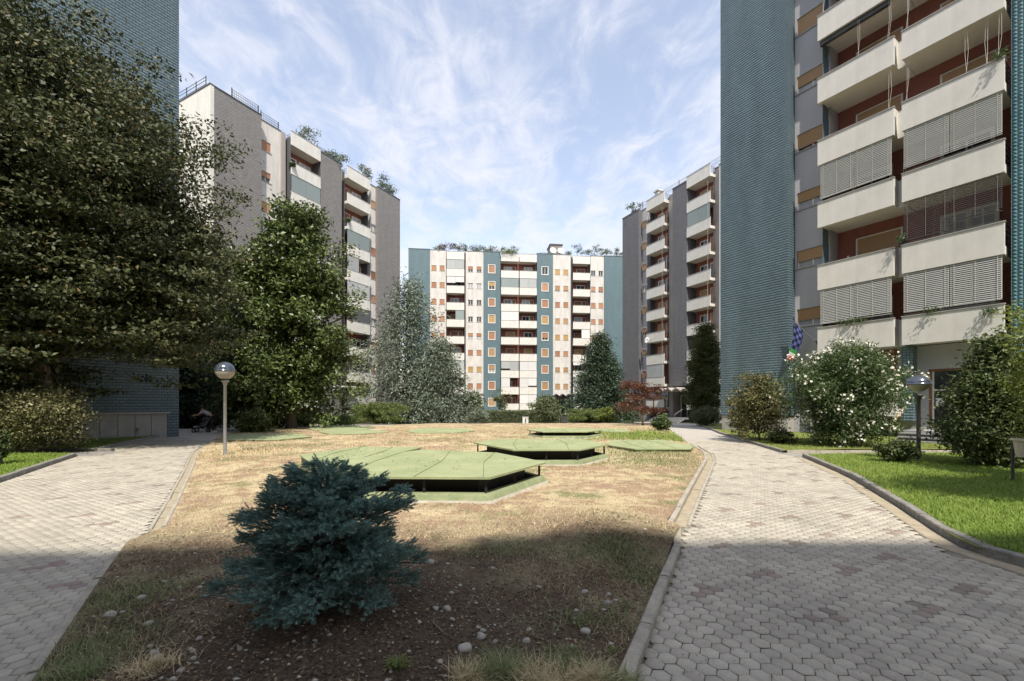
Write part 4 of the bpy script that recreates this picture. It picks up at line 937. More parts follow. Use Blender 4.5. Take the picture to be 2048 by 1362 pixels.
# recessed entrance with canopy and steps
ex0, ex1 = h2(1340, -.9), h2(1372, -.05)
B2.wall(ex0, ex1, -2.2, M['dark_wall'], z0=-1.6, z1=3.88, coping=False, name='entrance_wall', back=8)
o = B2.window((ex0 + ex1) / 2 - 1.0, -.2, 2.0, 2.9, -2.2, 'glass', proud=True, sill=False); o.name = 'entrance_door'
mb = MB(); w = (ex1 - ex0 + .6) / 3
for i in range(3):
    a = ex0 - .3 + i * w; zt = 3.3
    for p, q, z1, z2 in ((a, a + w / 2, .0, .4), (a + w / 2, a + w, .4, .0)):
        mb.quad((p, -1.3, zt + z1), (q, -1.3, zt + z2), (q, 2, zt + z2), (p, 2, zt + z1)); mb.quad((p, -1.3, zt + z1 - .14), (q, -1.3, zt + z2 - .14), (q, -1.3, zt + z2), (p, -1.3, zt + z1)); mb.quad((p, 2, zt + z1 - .14), (q, 2, zt + z2 - .14), (q, -1.3, zt + z2 - .14), (p, -1.3, zt + z1 - .14))
mb.obj('canopy', M['fin'], B2.root)
def steps(root, x0, x1, y0, zt, n, tread, m, rise=.16, name='step'):
    for i in range(n): MB().box(x0 - .0, x1, y0 - tread * (i + 1), y0 - tread * i if i else y0 + .8, zt - rise * i - rise, zt - rise * i - .003 * 0).obj(name, m, root)
M['step'] = mat('terrazzo_step', (0.30, 0.30, 0.30), .6, (0.22, 0.22, 0.22), 20)
steps(B2.root, ex0 - 1.5, ex1 + .3, -.3, -.15, 4, .35, M['step'])
g = MB().tube([(ex0 + .2, -1.6, .25), (ex0 + .2, -.2, .95)], .03, 6).tube([(ex0 + .2, -1.6, -.6), (ex0 + .2, -1.6, .25)], .025, 6).tube([(ex1 - .3, -1.6, .25), (ex1 - .3, -.2, .95)], .03, 6).tube([(ex1 - .3, -1.6, -.6), (ex1 - .3, -1.6, .25)], .025, 6)
g.obj('handrail', M['metal_grey'], B2.root)

# ---- right near building with teal tiles ------------------------------------
B1 = Bld('near tower block on the right with teal tiled walls and long cream balconies', 1635, 21.3, (.534, -.845), 4.14, 32.0, depth=12)
h1 = B1.hit
B1.wall(h1(1441, -.1), h1(1576, -.1), -.1, M['teal_tile'], z0=.95)
B1.wall(h1(1441, -.1) + .06, h1(1576, -.1) - .05, -.16, M['concrete'], z0=-.5, z1=.947, coping=False, name='plinth')
hs = []
xw = h1(1594, -.85); W1 = {6: ('glass', 1.0), 5: ('curtain', .62), 4: ('glass', .82), 3: ('curtain', .55), 2: ('curtain', .62), 1: ('curtain', .66), 7: ('glass', 1), 8: ('glass', .8), 0: ('brown', 0)}
for k, (st, fr) in W1.items():
    z = B1.z(k) + (1.55 if k else .95); hh = .92 if k else 1.5; hs.append((xw, xw + 1.45, z, z + hh)); B1.window(xw, z, 1.45, hh, -.85, st, 'shut_t', fr)
B1.wall(h1(1575, -.85), h1(1660, -.85), -.85, M['grey_render'], hs)
xa0, xa1, xb0, xb1 = h1(1635), h1(1787.5), h1(1803.5), h1(2009)
xe = h1(2030, -.9); BK = -1.75
B1.recess(xa0 + .12, xe, -.25, BK, M['teal_near'], M['red'], B1.z(0) + .1, B1.H - .3)
for k in range(1, 10):
    B1.balcony(xa0, xa1, 0, BK, k, 1.2, rail=''); B1.balcony(xb0, xb1, 0, BK, k, 1.2, rail='R')
    MB().box(xa1, xb0, .55, .63, 0, 1.2).box(xa1, xb0, .635, 1.7, .0, .2).obj('link_parapet', M['cream'], B1.root, (0, 0, B1.z(k)))
    # side returns of the left balcony
    MB().box(xa1 - .08, xa1 - .002, .102, .55, .0, 1.2).obj('end_panel', M['cream'], B1.root, (0, 0, B1.z(k)))
B1.balcony(xa0, xa1 + .1, 0, BK, 0, 1.15, rail='R')
SH = [(.24, .73)]
def d1(x0, x1, k, st, sh, fr, f0=.30, f1=.80): B1.doors(x0, x1, BK, k, [(f0, f1, st, sh, fr, False)])
B1.blind(xa0 + .1, xa1 - .08, -.05, 1, 'slat', 2, (1, .98), ph=1.2, real=True, gap=.2); B1.blind(xb0 + .04, xb1 - .05, -.05, 1, 'slat', 2, (1, 1), ph=1.2, real=True, gap=.2)
B1.blind(xa0 + .1, xa1 - .08, -.05, 3, 'slat', 2, (1, 1), ph=1.2, real=True, gap=.2); B1.blind(xb0 + .04, xb1 - .05, -.05, 3, 'slat', 2, (1, 1), ph=1.2, real=True, gap=.25)
B1.blind(xb0 + .04, xb1 - .05, -.05, 2, 'slat_thin', 2, (.94, .80), ph=1.2, real=True, gap=.1)
d1(xa0, xa1, 1, 'curtain', None, 0); d1(xb0, xb1, 1, 'curtain', None, 0); d1(xa0, xa1, 3, 'glass', None, 0); d1(xb0, xb1, 3, 'glass', None, 0)
d1(xa0, xa1, 2, 'curtain', 'shut_t', .58, .36, .92); B1.doors(xb0, xb1, BK, 2, [(.30, .56, 'curtain', None, 0, True), (.58, .84, 'curtain', None, 0, False)])
for k, fa, fb in ((4, 1, 1), (5, 1, 1), (6, 1, 0), (7, 1, 1), (8, 1, .7)):
    d1(xa0, xa1, k, 'glass', 'shut_t', fa, .36, .92); d1(xb0, xb1, k, 'curtain', 'shut_t', fb, .30, .82)
for k in (2, 4): MB().tube([(xa0 + .75, 1.45, .2), (xa0 + .75, 1.45, 1.75)], .05, 8).obj('drain_pipe', M['white'], B1.root, (0, 0, B1.z(k)))
for k, xs in ((4, (xa1 - .2, xb0 + .15, xb1 - .5, xb1 - .15, xb0 + 1.9)), (5, (xa0 + 1.6, xa1 - .2, xb0 + .15, xb1 - .25)), (6, (xa0 + .2, xa1 - .25, xb0 + .15)), (3, (xb0 + .05,)), (2, (xb0 + 1.0,))):
    for x in xs:
        for e in range(2): MB().tube([(x + .06 * e, .12, 3.0), (x + .06 * e + random.uniform(-.03, .03), .12, 2.1), (x + random.uniform(-.05, .05), .10, 1.25)], .005, 4).obj('awning_cord', M['cable'], B1.root, (0, 0, B1.z(k)))
for k in (5, 7): 
    x0_, x1_ = (xa0, xa1) if k != 9 else (xb0, xb1)
    MB().box(x0_ + .05, x1_ - .2, .12, .30, 2.86, 3.05).obj('rolled_awning', M['metal_dark'], B1.root, (0, 0, B1.z(k)))
for k in (1, 2, 3):  # clothes rails on brackets above the parapets
    g = MB().tube([(xb0 + .1, .02, 1.3), (xb1 - .1, .02, 1.3)], .012, 5)
    for i in range(6): x = xb0 + .2 + (xb1 - xb0 - .4) * i / 5; g.tube([(x, .05, 1.2), (x, .02, 1.3)], .012, 4)
    g.obj('clothes_rail', M['metal_dark'], B1.root, (0, 0, B1.z(k)))
# right-hand teal pilaster with pyramid tiles (each tile built) and the wall beyond it
xp = xe; B1.wall(xp, xp + .42, -.45, M['teal_near']); B1.wall(xp + .42, xp + 12, -.75, M['white_wall'])
mb = MB(); T_ = .14
for i in range(3):
    for j in range(int(16 / T_)):
        x, z = xp + .14 * i, .9 + j * T_; y = .45; a, b, c, d = (x, y - .002, z), (x + T_ - .008, y - .002, z), (x + T_ - .008, y - .002, z + T_ - .008), (x, y - .002, z + T_ - .008); t = (x + T_ / 2, y - .055, z + T_ / 2)
        for p, q in ((a, b), (b, c), (c, d), (d, a)): mb.poly([p, q, t])
        if i == 0:
            y0 = .45
            for m_ in range(3):
                yy = y0 + m_ * T_; a, b, c, d = (xp - .002, yy + T_ - .008, z), (xp - .002, yy, z), (xp - .002, yy, z + T_ - .008), (xp - .002, yy + T_ - .008, z + T_ - .008); t = (xp - .055, yy + T_ / 2, z + T_ / 2)
                for p, q in ((a, b), (b, c), (c, d), (d, a)): mb.poly([p, q, t])
tag(mb.obj('pyramid_tiles', mat('teal_glaze', (0.10, 0.20, 0.24), .25, (0.14, 0.26, 0.30), 3, spec=.6), B1.root), kind='stuff')
# ground floor: dark wall under the left balconies, entrance wall, teal pier, door, steps
zg = B1.z(1) - .004
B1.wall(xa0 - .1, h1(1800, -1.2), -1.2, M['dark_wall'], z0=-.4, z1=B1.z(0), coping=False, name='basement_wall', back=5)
B1.wall(h1(1803, -.5), h1(1826, -.5), -.5, M['teal_near'], z0=.85, z1=zg, coping=False, name='pier', back=.6)
B1.wall(h1(1795, -1.0), xe + .0, -1.0, M['grey_render'], z0=-.4, z1=zg, coping=False, name='entrance_wall', back=.6, holes=[(h1(1857, -1.0), h1(1857, -1.0) + 2.0, .55, 3.1)], rev=.3)
xd = h1(1857, -1.0); o = link('entrance_door', MB().box(0, .09, .1, .2, 0, 2.55).box(1.91, 2, .1, .2, 0, 2.55).box(.09, 1.91, .1, .2, 2.45, 2.55).mesh('entrance_door', M['frame_brown']), B1.root, (xd, 1.0, .55))
MB().box(.09, .15, .12, .18, 0, 2.45).box(.15, 1.9, .12, .18, 1.62, 1.68).box(.62, .70, .12, .18, 0, 1.62).box(1.25, 1.31, .12, .18, 0, 1.62).box(.15, 1.9, .12, .18, 0, .1).obj('frame', M['frame_white'], o)
MB().box(.15, 1.9, .14, .15, .1, 2.45).obj('pane', M['glass'], o); MB().box(.2, .45, .12, .13, .95, 1.3).obj('notice', M['white'], o)
x0 = xd - .15
MB().box(x0 - .1, xd + 2.4, -1.3, .99, -.1, .53).obj('landing', M['step'], B1.root)
for i in range(4): 
    b_ = MB().box(x0 - .05, xd + 2.3, -1.3 - .3 * (i + 1), -1.3 - .3 * i, -.1, .40 - .14 * i); o = b_.obj('step', M['dark_wall'], B1.root)
    MB().box(x0 - .08, xd + 2.33, -1.33 - .3 * (i + 1), -1.3 - .3 * i - .002, .402 - .14 * i, .45 - .14 * i).obj('tread', M['step'], o)
MB().tube([(x0 - .15, -2.5, .62), (x0 - .15, -.9, 1.45)], .035, 8).obj('handrail', M['wood'], B1.root)
MB().tube([(x0 - .15, -2.5, -.1), (x0 - .15, -2.5, .62)], .02, 6).tube([(x0 - .15, -.95, .5), (x0 - .15, -.95, 1.42)], .02, 6).obj('handrail_post', M['metal_dark'], B1.root)
MB().box(h1(1826), h1(1900), .6, .66, zg - .05, zg - .005).obj('soffit_lamp', M['dark_wall'], B1.root) if False else None
for k, off_ in ((1, 0), (2, 0), (4, 0)):
    MB().lathe([(0, 0), (.1, 0), (.1, .25), (0, .25)], 8, (xa0 + .03, .1, B1.z(k) + .3)).obj('wall_lamp', M['metal_dark'], B1.root) if False else None
# planters on the B column end and on the rails
for k, m_ in ((4, 'fl_pink'), (2, 'metal_dark'), (3, 'metal_dark'), (1, 'metal_dark')):
    MB().box(xb1 - .3, xb1 - .06, .2, .75, .25, .75).obj('balcony_box', M[m_], B1.root, (0, 0, B1.z(k)))

# ---- left near teal building behind the beech ------------------------------
B5 = Bld('teal tiled tower block on the far left, mostly hidden by the copper beech', 358, 21.4, (.534, .845), 4.14, 31.0, depth=14)
B5.wall(-30, 0, 0, M['teal_tile'], z0=-.5)
x0, x1 = B5.hit(160), B5.hit(332)
b_ = MB().box(x0 - .1, x1 + .1, -.22, -.003, 1.14, 1.22).obj('ledge', M['cap'], B5.root)
nn = 5
for i in range(nn):
    a, b = x0 + (x1 - x0) * i / nn, x0 + (x1 - x0) * (i + 1) / nn
    MB().box(a + .01, b - .01, -.10, -.004, -.4, 1.13).obj('panel', M['concrete'] if i != 1 else M['cap'], B5.root)
MB().box(x0 + (x1 - x0) * .62, x0 + (x1 - x0) * .66, -.20, -.11, .35, .5).obj('tap', M['metal_grey'], B5.root)

# ---- block behind the photographer, whose shade falls over the foreground ----
B6 = Bld('tower block behind the viewpoint that shades the foreground paths', 1024, 1.0, (-1, 0), 4.14, 30.0)
B6.root.location = (0, -15.15, 0); B6.root.rotation_euler = (0, 0, math.pi); B6.O = np.array([0, -14.7])
r6 = random.Random(2)
for a, b, m_, of in ((-34, -22, 'teal_flat', 0), (-22, -14, 'white_wall', -.1), (-5, -2.2, 'teal_flat', -.05), (-2.2, 5, 'teal_flat', -.35), (14, 22, 'white_wall', -.3), (22, 34, 'teal_flat', 0)):
    hs = []
    if b - a < 11:
        for k in range(1, 9):
            for x in np.arange(a + 1.6, b - 1.6, 2.6):
                hs.append((x, x + 1.1, B6.z(k) + 1, B6.z(k) + 2.2)); B6.window(x, B6.z(k) + 1, 1.1, 1.2, of, 'glass', 'shut_o', r6.choice([0, .6, 1, 1]))
    B6.wall(a, b, of, M[m_], hs)
for a, b in ((-14, -5), (5, 14)):
    B6.recess(a, b, -.3, -1.5, M['dark_wall'], M['red'], -1.2, B6.H - .05)
    for k in range(1, 10): B6.balcony(a, (a + b) / 2, 0, -1.5, k); B6.balcony((a + b) / 2, b, 0, -1.5, k)
# ------------------------------------------------------------------ trees and shrubs
# copper beech, large, left
broad('copper_beech', 'huge dark bronze-green beech filling the left side in front of the teal wall', 'tree', (P(95, 15.4), 15.4, 0),
      [(-1.0, .0, 9.0, 5.2, 4.6, 7.0, 4.6), (1.9, -.2, 7.6, 3.6, 3.6, 3.7, 3), (3.6, .5, 6.6, 2.7, 2.8, 3.2, 1.5), (.9, -.2, 11.4, 3.2, 3.2, 3.2, 1.4), (-1.8, -1.5, 11.5, 3.8, 4, 5.5, 2.2), (3.2, .6, 5.2, 2.7, 3.0, 2.4, 1.3), (-1.2, -1.4, 4.2, 4.2, 3.4, 2.7, 2.2), (-2.6, -2.2, 2.6, 2.4, 1.8, 1.7, .9), (.8, -.2, 10.0, 3.2, 3, 3.0, 1.2)],
      2500, 84, .36, .15, .085, M['lf_beech'], r0=.26, th=.7, nlimb=30, zmin=1.3, bias=(.1, -.35, .75), flat=.17, amp=.36)
# dark trees between the beech and the magnolia
broad('shade_tree', 'dark tree between the beech and the magnolia behind the strollers', 'tree', (P(405, 33), 33, float(T(33))),
      [(0, 0, 7.5, 3.6, 3, 6.0, 3), (1.5, 0, 4, 3.2, 3, 3.2, 2)], 420, 60, .5, .26, .16, M['lf_dark'], r0=.3, flat=.5)
broad('shade_tree', 'low dark tree just behind the corner of the left teal block', 'tree', (P(372, 30.5), 30.5, float(T(30))),
      [(0, 0, 4.6, 2.4, 2.2, 3.6, 1), (.2, 0, 1.4, 2.6, 1.6, 1.5, .8)], 420, 60, .4, .22, .14, M['lf_dark'], r0=.2, flat=.5)
g = G(480, 862, .0)
# magnolia
mg = G(585, 861, .05); mx_, my_ = mg[0], 27.0; mx_ = P(583, my_)
broad('magnolia_tree', 'tall glossy evergreen magnolia left of the centre with irregular crown', 'tree', (mx_, my_, float(T(my_))),
      [(.2, 0, 11.8, 2.1, 2.1, 2.5, 1.3), (-1.7, 0, 9.4, 2.5, 2.1, 1.9, 1.2), (1.6, -.2, 8.8, 2.1, 2.1, 2.0, 1.1), (-.7, -.3, 6.8, 3.4, 2.8, 2.3, 1.8), (1.9, -.2, 4.9, 2.1, 2.0, 1.5, .8), (-1.9, -.3, 4.0, 2.5, 2.4, 2.3, 1.6), (.6, -.3, 2.8, 2.9, 2.5, 2.0, 1.5), (-2.6, -.3, 1.4, 1.6, 1.4, 1.2, .7)],
      520, 92, .34, .27, .13, M['lf_magnolia'], r0=.28, th=.62, nlimb=34, bias=(0, -.3, .8), flat=.7, lo=.72, amp=.42)
for px, py, w, h, lab in ((508, 866, .8, 1.1, 'low leafy laurel bush at the foot of the magnolia, nearest the lamp'), (540, 858, 1.2, 1.2, 'glossy bush under the middle of the magnolia'), (610, 852, 1.1, 1.0, 'dark bush under the right half of the magnolia')):
    q = G(px, py, .05); broad('bush', lab, 'bush', q, [(0, 0, h * .5, w, w * .9, h * .6, 1)], 60, 60, .16, .16, .07, M['lf_magnolia'], r0=.04, group=None)
# silver cedar
cy = 51.0; conifer('silver_cedar', 'silvery grey-green cedar with drooping tiers right of the left block', (P(812, cy), cy, float(T(cy))), 16.9, 6.8, 80, M['lf_cedar'],
        needle=(.42, .13), per=80, cl=12, droop=.36, up=.12, start=.06, prof=.62, spread=.19, r0=.30, hang=.55, top=(.3, 0), bark='bark', jit=.6)
cy2 = 49.0; conifer('silver_cedar', 'smaller darker cedar overlapping the right foot of the silvery one', (P(880, cy2), cy2, float(T(cy2))), 9.4, 4.3, 70, M['lf_cedar'],
        needle=(.38, .12), per=70, cl=9, droop=.35, up=.1, start=.04, prof=.6, spread=.2, r0=.16, hang=.7)
# dark fir in front of the far block
fy = 57.0; conifer('fir_tree', 'dark green fir with layered boughs in front of the right end of the far block', (P(1200, fy), fy, float(T(fy))), 11.4, 4.7, 120, M['lf_dark'],
        needle=(.34, .13), per=90, cl=8, droop=.10, up=.05, start=.03, prof=.85, spread=.15, r0=.22, hang=.15)
# dark cypress right
fy = 37.5; broad('cypress_tree', 'dense dark cone-shaped cypress against the near teal wall', 'tree', (P(1408, fy), fy, float(T(fy))),
      [(0, 0, 2.6, 1.65, 1.5, 2.0, 2), (.1, 0, 4.8, 1.45, 1.4, 2.2, 1.8), (.15, 0, 6.7, 1.05, 1.0, 1.7, 1), (.1, 0, 8.0, .6, .6, 1.0, .4)], 520, 50, .2, .15, .07, M['lf_cypress'], r0=.2, lo=.75, amp=.22, bias=(0, -.3, .8))
# spreading junipers
def juniper(label, px0, px1, pyb, h, Yd=None, m='lf_juniper'):
    q = G((px0 + px1) / 2, pyb, .05); Y = q[1]; w = (px1 - px0) / F * Y / 2; root = empty('juniper_bush', (q[0], Y, q[2]), 0, label, 'juniper bush')
    Cs, Ds = [], []; mb = MB(); nb = int(36 + w * 8)
    for i in range(nb):
        az = i * 2.39996; ln = random.uniform(.5, 1.0); el = random.uniform(.1, 1.0); k = 7; t = np.linspace(0, 1, k)
        z = h * (el * np.sin(t * 2.2) * .85 + .08); path = np.stack([np.cos(az) * w * ln * t, np.sin(az) * w * .7 * ln * t, z], 1)
        mb.tube([tuple(p) for p in path[::2]], [.03, .02, .012, .006], 4, cap=False); n = 90; s = rng.random(n) ** .6
        p = np.stack([np.interp(s, t, path[:, a]) for a in range(3)], 1); p += rng.normal(0, 1, (n, 3)) * np.array([.12, .12, .05]) * w * .45
        Cs.append(p); Ds.append(np.tile([math.cos(az), math.sin(az), .25], (n, 1)))
    C = np.repeat(np.concatenate(Cs), 4, 0); C += rng.normal(0, .06, C.shape); D = np.repeat(np.concatenate(Ds), 4, 0); ok = C[:, 2] > 0.01
    mb.obj('stem', M['bark'], root); link('foliage', leafmesh('foliage', C[ok], .17, .045, M[m], (0, 0, .7), D[ok]), root)
juniper('mounded dark juniper below the silvery cedar', 695, 818, 848, 2.2)
juniper('yellow-tipped juniper spreading over the dry lawn edge', 745, 862, 845, .55, m='lf_lime')
juniper('flat juniper between the magnolia and the mounded one', 620, 720, 850, .8)
juniper('wide low juniper in front of the far block entrance', 1120, 1228, 845, 1.7)
juniper('green juniper beside the pink oleander', 1195, 1262, 843, 1.2)
# shrubs round the far hedge
def shrub(label, px, pyb, wpx, htop, m, L_=.16, W=.07, n=90, per=46, flowers=None, r0=.05, name='shrub', cat='shrub', lo=.6, zc=.52, yoff=0, stems=8, h=.05, amp=.25, bark='bark', group=None, depth=.85):
    q = G(px, pyb, h); w = wpx / F * q[1] / 2; H_ = (pyb - htop) / F * q[1]
    return broad(name, label, cat, (q[0], q[1] + yoff, q[2]), [(0, 0, H_ * zc, w, w * depth, H_ * .5, 2.2), (w * .18, 0, H_ * .68, w * .6, w * .55, H_ * .34, .8)], n, per, min(w, H_) * .13, L_, W, M[m], r0=r0, flowers=flowers, lo=lo, nlimb=stems, amp=amp, bark=bark, group=group, th=.5)
shrub('rounded green shrub left of the hedge, under the white wall', 945, 845, 44, 782, 'lf_hedge', .2, .1, 90)
shrub('grey-green bush at the left end of the clipped hedge', 955, 848, 50, 818, 'lf_cedar', .17, .06, 80)
shrub('tall dark shrub at the right end of the clipped hedge', 1090, 847, 56, 794, 'lf_hedge', .2, .1, 100)
shrub('small thin tree with bare stems in front of the far block windows', 1001, 843, 44, 790, 'lf_hedge', .2, .09, 22, 30, zc=.78, r0=.07, lo=.2, stems=14, name='small_tree', cat='small tree')
shrub('lime leafy plant among the junipers', 1212, 846, 36, 815, 'lf_lime', .2, .08, 40)
shrub('pink flowering oleander behind the junipers', 1212, 838, 56, 792, 'lf_oleander', .2, .05, 80, flowers=(M['fl_pink'], 60, .13), yoff=2)
shrub('distant white flowering oleander beside the red maple', 1243, 840, 48, 788, 'lf_oleander', .2, .05, 80, flowers=(M['fl_white'], 60, .14), yoff=1)
shrub('leafy green bush at the tip of the lawn by the right path', 1323, 863, 36, 832, 'lf_oleander', .13, .06, 50)
shrub('dark green hedge block left of the near teal wall', 1412, 852, 60, 815, 'lf_hedge', .13, .06, 90, name='hedge', cat='hedge', lo=.7, amp=.1)
shrub('bronze and yellow shrub at the corner of the near teal block', 1518, 880, 112, 753, 'lf_brown', .10, .055, 150, 60, h=.1, stems=14)
shrub('yellowish shrub low at the left foot of the bronze one', 1480, 872, 50, 800, 'lf_var', .09, .05, 50, 50, h=.1)
shrub('little green bush on the grass between bronze shrub and oleander', 1556, 886, 60, 862, 'lf_holly', .08, .045, 36, 50, h=.1)
shrub('small dark bush at the foot of the right lamp', 1795, 925, 66, 880, 'lf_holly', .06, .035, 60, 60, h=.1, amp=.3)
q = G(1988, 932, .1); broad('shrub', 'large cone-shaped evergreen beside the right entrance steps', 'shrub', (q[0], q[1] - .1, q[2]), [(0, 0, .85, 1.12, .8, .9, 2), (0, 0, 1.65, .88, .7, .75, 1.5), (.02, 0, 2.25, .52, .45, .5, .7), (-.1, 0, 2.85, .14, .14, .28, .12)],
      430, 72, .16, .085, .05, M['lf_holly'], r0=.05, nlimb=12, amp=.2, lo=.6, th=.5)
shrub('cream variegated bush on the far left lawn', 62, 901, 165, 786, 'lf_var', .085, .055, 300, 60, h=.1, amp=.18)
shrub('dark bush at the left edge of the frame by the side path', -6, 928, 44, 862, 'lf_holly', .06, .035, 60, 50, h=.1)
# oleander with long leaves and white blossom
q = G(1700, 893, .1); w = 118 / F * q[1]; H_ = 197 / F * q[1]
broad('oleander', 'big white flowering oleander in front of the balconies', 'shrub', (q[0], q[1] + .2, q[2]), [(0, 0, H_ * .60, w * .98, w * .8, H_ * .36, 3), (-.1, 0, H_ * .28, w * .72, w * .6, H_ * .3, 1.4), (.1, 0, H_ * .82, w * .55, w * .5, H_ * .2, .7)],
      520, 52, .15, .15, .032, M['lf_oleander'], r0=.05, nlimb=34, lo=.55, flat=.9, bias=(0, -.1, .3), flowers=(M['fl_white'], 150, .10), th=.4)
# red maple
q = G(1285, 852, .05); 
broad('japanese_maple', 'red leaved japanese maple in front of the dark grey block', 'tree', q, [(-.9, 0, 1.5, 1.2, .9, .35, 1), (.8, 0, 1.25, 1.3, .9, .3, 1), (-.2, 0, 2.3, 1.6, 1.1, .45, 1.4), (-.7, 0, 3.2, 1.1, .9, .45, 1), (.6, 0, 3.0, 1.0, .8, .4, .8)],
      110, 46, .2, .14, .08, M['lf_maple'], r0=.09, nlimb=26, inner=False, flat=.35, lo=.2, th=.6)
# tree just outside the right edge, its twigs and shade reach into the picture
broad('lime_tree', 'bright yellow-green foliage cut off by the right edge of the frame', 'tree', (P(2095, 8.2) + .25, 8.2, .1), [(0, 0, 2.1, .62, .7, 1.6, 1)], 130, 50, .15, .09, .045, M['lf_lime'], r0=.06, inner=False, nlimb=12)
broad('shade_tree', 'tree outside the right edge that shades the lawn', 'tree', (9.2, 4.6, .1), [(0, 0, 4.3, 1.7, 1.1, 1.1, 1)], 170, 50, .3, .12, .07, M['lf_holly'], r0=.1)
# clipped hedge row
q0, q1 = G(968, 847, .0), G(1120, 847, .0); Y = (q0[1] + q1[1]) / 2
root = empty('hedge', ((q0[0] + q1[0]) / 2, Y + .8, q0[2]), 0, 'long clipped hedge in front of the far block balconies', 'hedge'); hw = (q1[0] - q0[0]) / 2; hh = 1.35
C = rng.uniform((-hw, -.7, .1), (hw, .7, hh), (26000, 3)); s_ = rng.random(26000); C[s_ < .4, 1] = -.7 + rng.normal(0, .06, (s_ < .4).sum()); C[s_ > .75, 2] = hh + .06 * nz(C[s_ > .75, 0], C[s_ > .75, 1], 2) + rng.normal(0, .05, (s_ > .75).sum())
link('foliage', leafmesh('foliage', C, .13, .07, M['lf_hedge'], (0, -.4, .6)), root)
mb = MB(); 
for i in range(12): x = -hw + 2 * hw * (i + .5) / 12; mb.tube([(x, 0, -.1), (x + random.uniform(-.2, .2), 0, hh * .8)], .04, 5)
mb.obj('stem', M['bark'], root)
# far line of trees beyond the site
C = ell_clumps((-8, 118, 2), (95, 4, 4.5), 900, .3); link('far_trees', leafmesh('far_trees', around(C, 26, 1.2, .8), 1.1, .7, M['lf_hedge'], (0, -.4, .6)))['kind'] = 'stuff'

# roof gardens
def roofshrub(b, px, dy, H_, w, m, lab, n=26, lo=.3, grp=None, L_=.28):
    p = b.world(b.hit(px), -dy, b.H + .05)
    broad('roof_shrub', lab, 'roof plant', p, [(0, 0, H_ * .58, w, .7, H_ * .42, 1)], n, 34, .22, L_, L_ * .5, M[m], r0=.04, inner=False, lo=lo, nlimb=9, group=grp, th=.5)
rs = random.Random(4)
for px, H_, w, m, lab in ((880, .9, 1.3, 'lf_brown', 'sparse brownish shrub at the left end of the far roof garden'), (897, 1.35, 1.5, 'lf_maple', 'reddish bare-looking shrub on the far roof, above the left balconies'), (915, 1.1, 1.2, 'lf_brown', 'rusty shrub with thin twigs on the far roof'), (934, 1.1, 1.0, 'lf_hedge', 'small green shrub right of the rusty one on the far roof'),
      (957, 1.0, 1.7, 'lf_hedge', 'wide grey-green shrub in the middle of the far roof garden'), (980, .9, 1.7, 'lf_hedge', 'low trailing shrub on the far roof, above the left teal strip'), (1018, 1.0, 1.9, 'lf_juniper', 'dense creeper hanging over the left roof parapet of the centre balconies'),
      (1140, .7, .7, 'lf_hedge', 'small bush right of the roof box'), (1157, 1.9, .8, 'lf_dark', 'small pointed conifer in a pot on the far roof'), (1174, 1.1, 1.0, 'lf_hedge', 'grey-green roof shrub just right of the small conifer'), (1197, 1.9, 1.4, 'lf_oleander', 'tallest leafy shrub at the right of the far roof'), (1216, 1.4, 1.1, 'lf_oleander', 'leafy shrub right of the tallest roof shrub'), (1236, 1.4, 1.3, 'lf_oleander', 'last leafy shrub at the right end of the far roof')):
    roofshrub(B3, px, .7, H_ * 1.2, w, m, lab, n=int(9 * w + 4), L_=.2)
mb_c = around(np.stack([np.linspace(h3(1003), h3(1030), 16), np.full(16, -.42), np.full(16, B3.H - .1)], 1), 34, .28, .6)
link('hanging_creeper', leafmesh('hanging_creeper', mb_c, .2, .1, M['lf_juniper']), B3.root)
for px, H_, w, m, dy, lab in ((627, 2.6, 1.1, 'lf_cedar', .9, 'olive bush on the roof terrace above the first balcony column of the left block'), (672, 1.3, 1.4, 'lf_cedar', .8, 'low shrub on the left block roof before the second balcony column'), (692, 1.9, 1.2, 'lf_cedar', 1.4, 'airy shrub above the second balcony column of the left block'), (743, 2.5, 1.2, 'lf_cedar', 1.4, 'large olive bush right of the second balcony column on the roof'), (772, 2.2, 1.0, 'lf_cedar', .8, 'dark upright roof shrub near the right end of the left block'), (788, 1.9, 1.1, 'lf_cedar', .9, 'spreading shrub at the right end of the left block roof')):
    roofshrub(B4, px, dy, H_, w, m, lab, n=int(16 * w), L_=.22)
roofshrub(B2, 1262, .8, 1.6, 1.2, 'lf_cedar', 'thin twiggy shrub on the roof of the dark grey block', n=10)
# greenery on the near balconies
for x, z, n, lab, b in ((xa0 + 1.4, B1.z(1) + 1.32, 9, 'green trailing plants on the lower left cream balcony', B1), (xb0 + 1.0, B1.z(1) + 1.3, 3, 'small potted plant on the lower right cream balcony', B1), (xb1 - .35, B1.z(1) + 1.0, 4, 'potted plant at the end rail of the lower right cream balcony', B1),
                        (xb0 + .0, B1.z(2) + 1.5, 4, 'ivy climbing beside the dark blind of the second balcony', B1), (xb1 - .1, B1.z(4) + 1.3, 4, 'plant spilling over the end of the fourth floor balcony', B1), (h4(582.8) + .1, B4.z(8) + 1.0, 8, 'green planter on the top balcony rail of the left block', B4), (h4(695) + .1, B4.z(7) + 1.0, 8, 'green planter on the second column balcony rail of the left block', B4)):
    p = b.world(x, .15, z); e = empty('balcony_plant', p, math.atan2(b.u[1], b.u[0]), lab, 'balcony plant')
    MB().box(-.1 * n / 3, .1 * n / 3, .22, .38, -.25, -.08).obj('planter', M['metal_dark'], e)
    wd = .55 if n > 8 else .16; c = rng.uniform((-wd * (n / 9 if n > 8 else 1), -.1, -.1), (wd, .3, .12), (n * 9, 3)); link('leaves', leafmesh('leaves', around(c, 6, .05, .8), .07 if b is B1 else .16, .04 if b is B1 else .1, M['lf_oleander'] if x != 0 else M['lf_holly']), e)

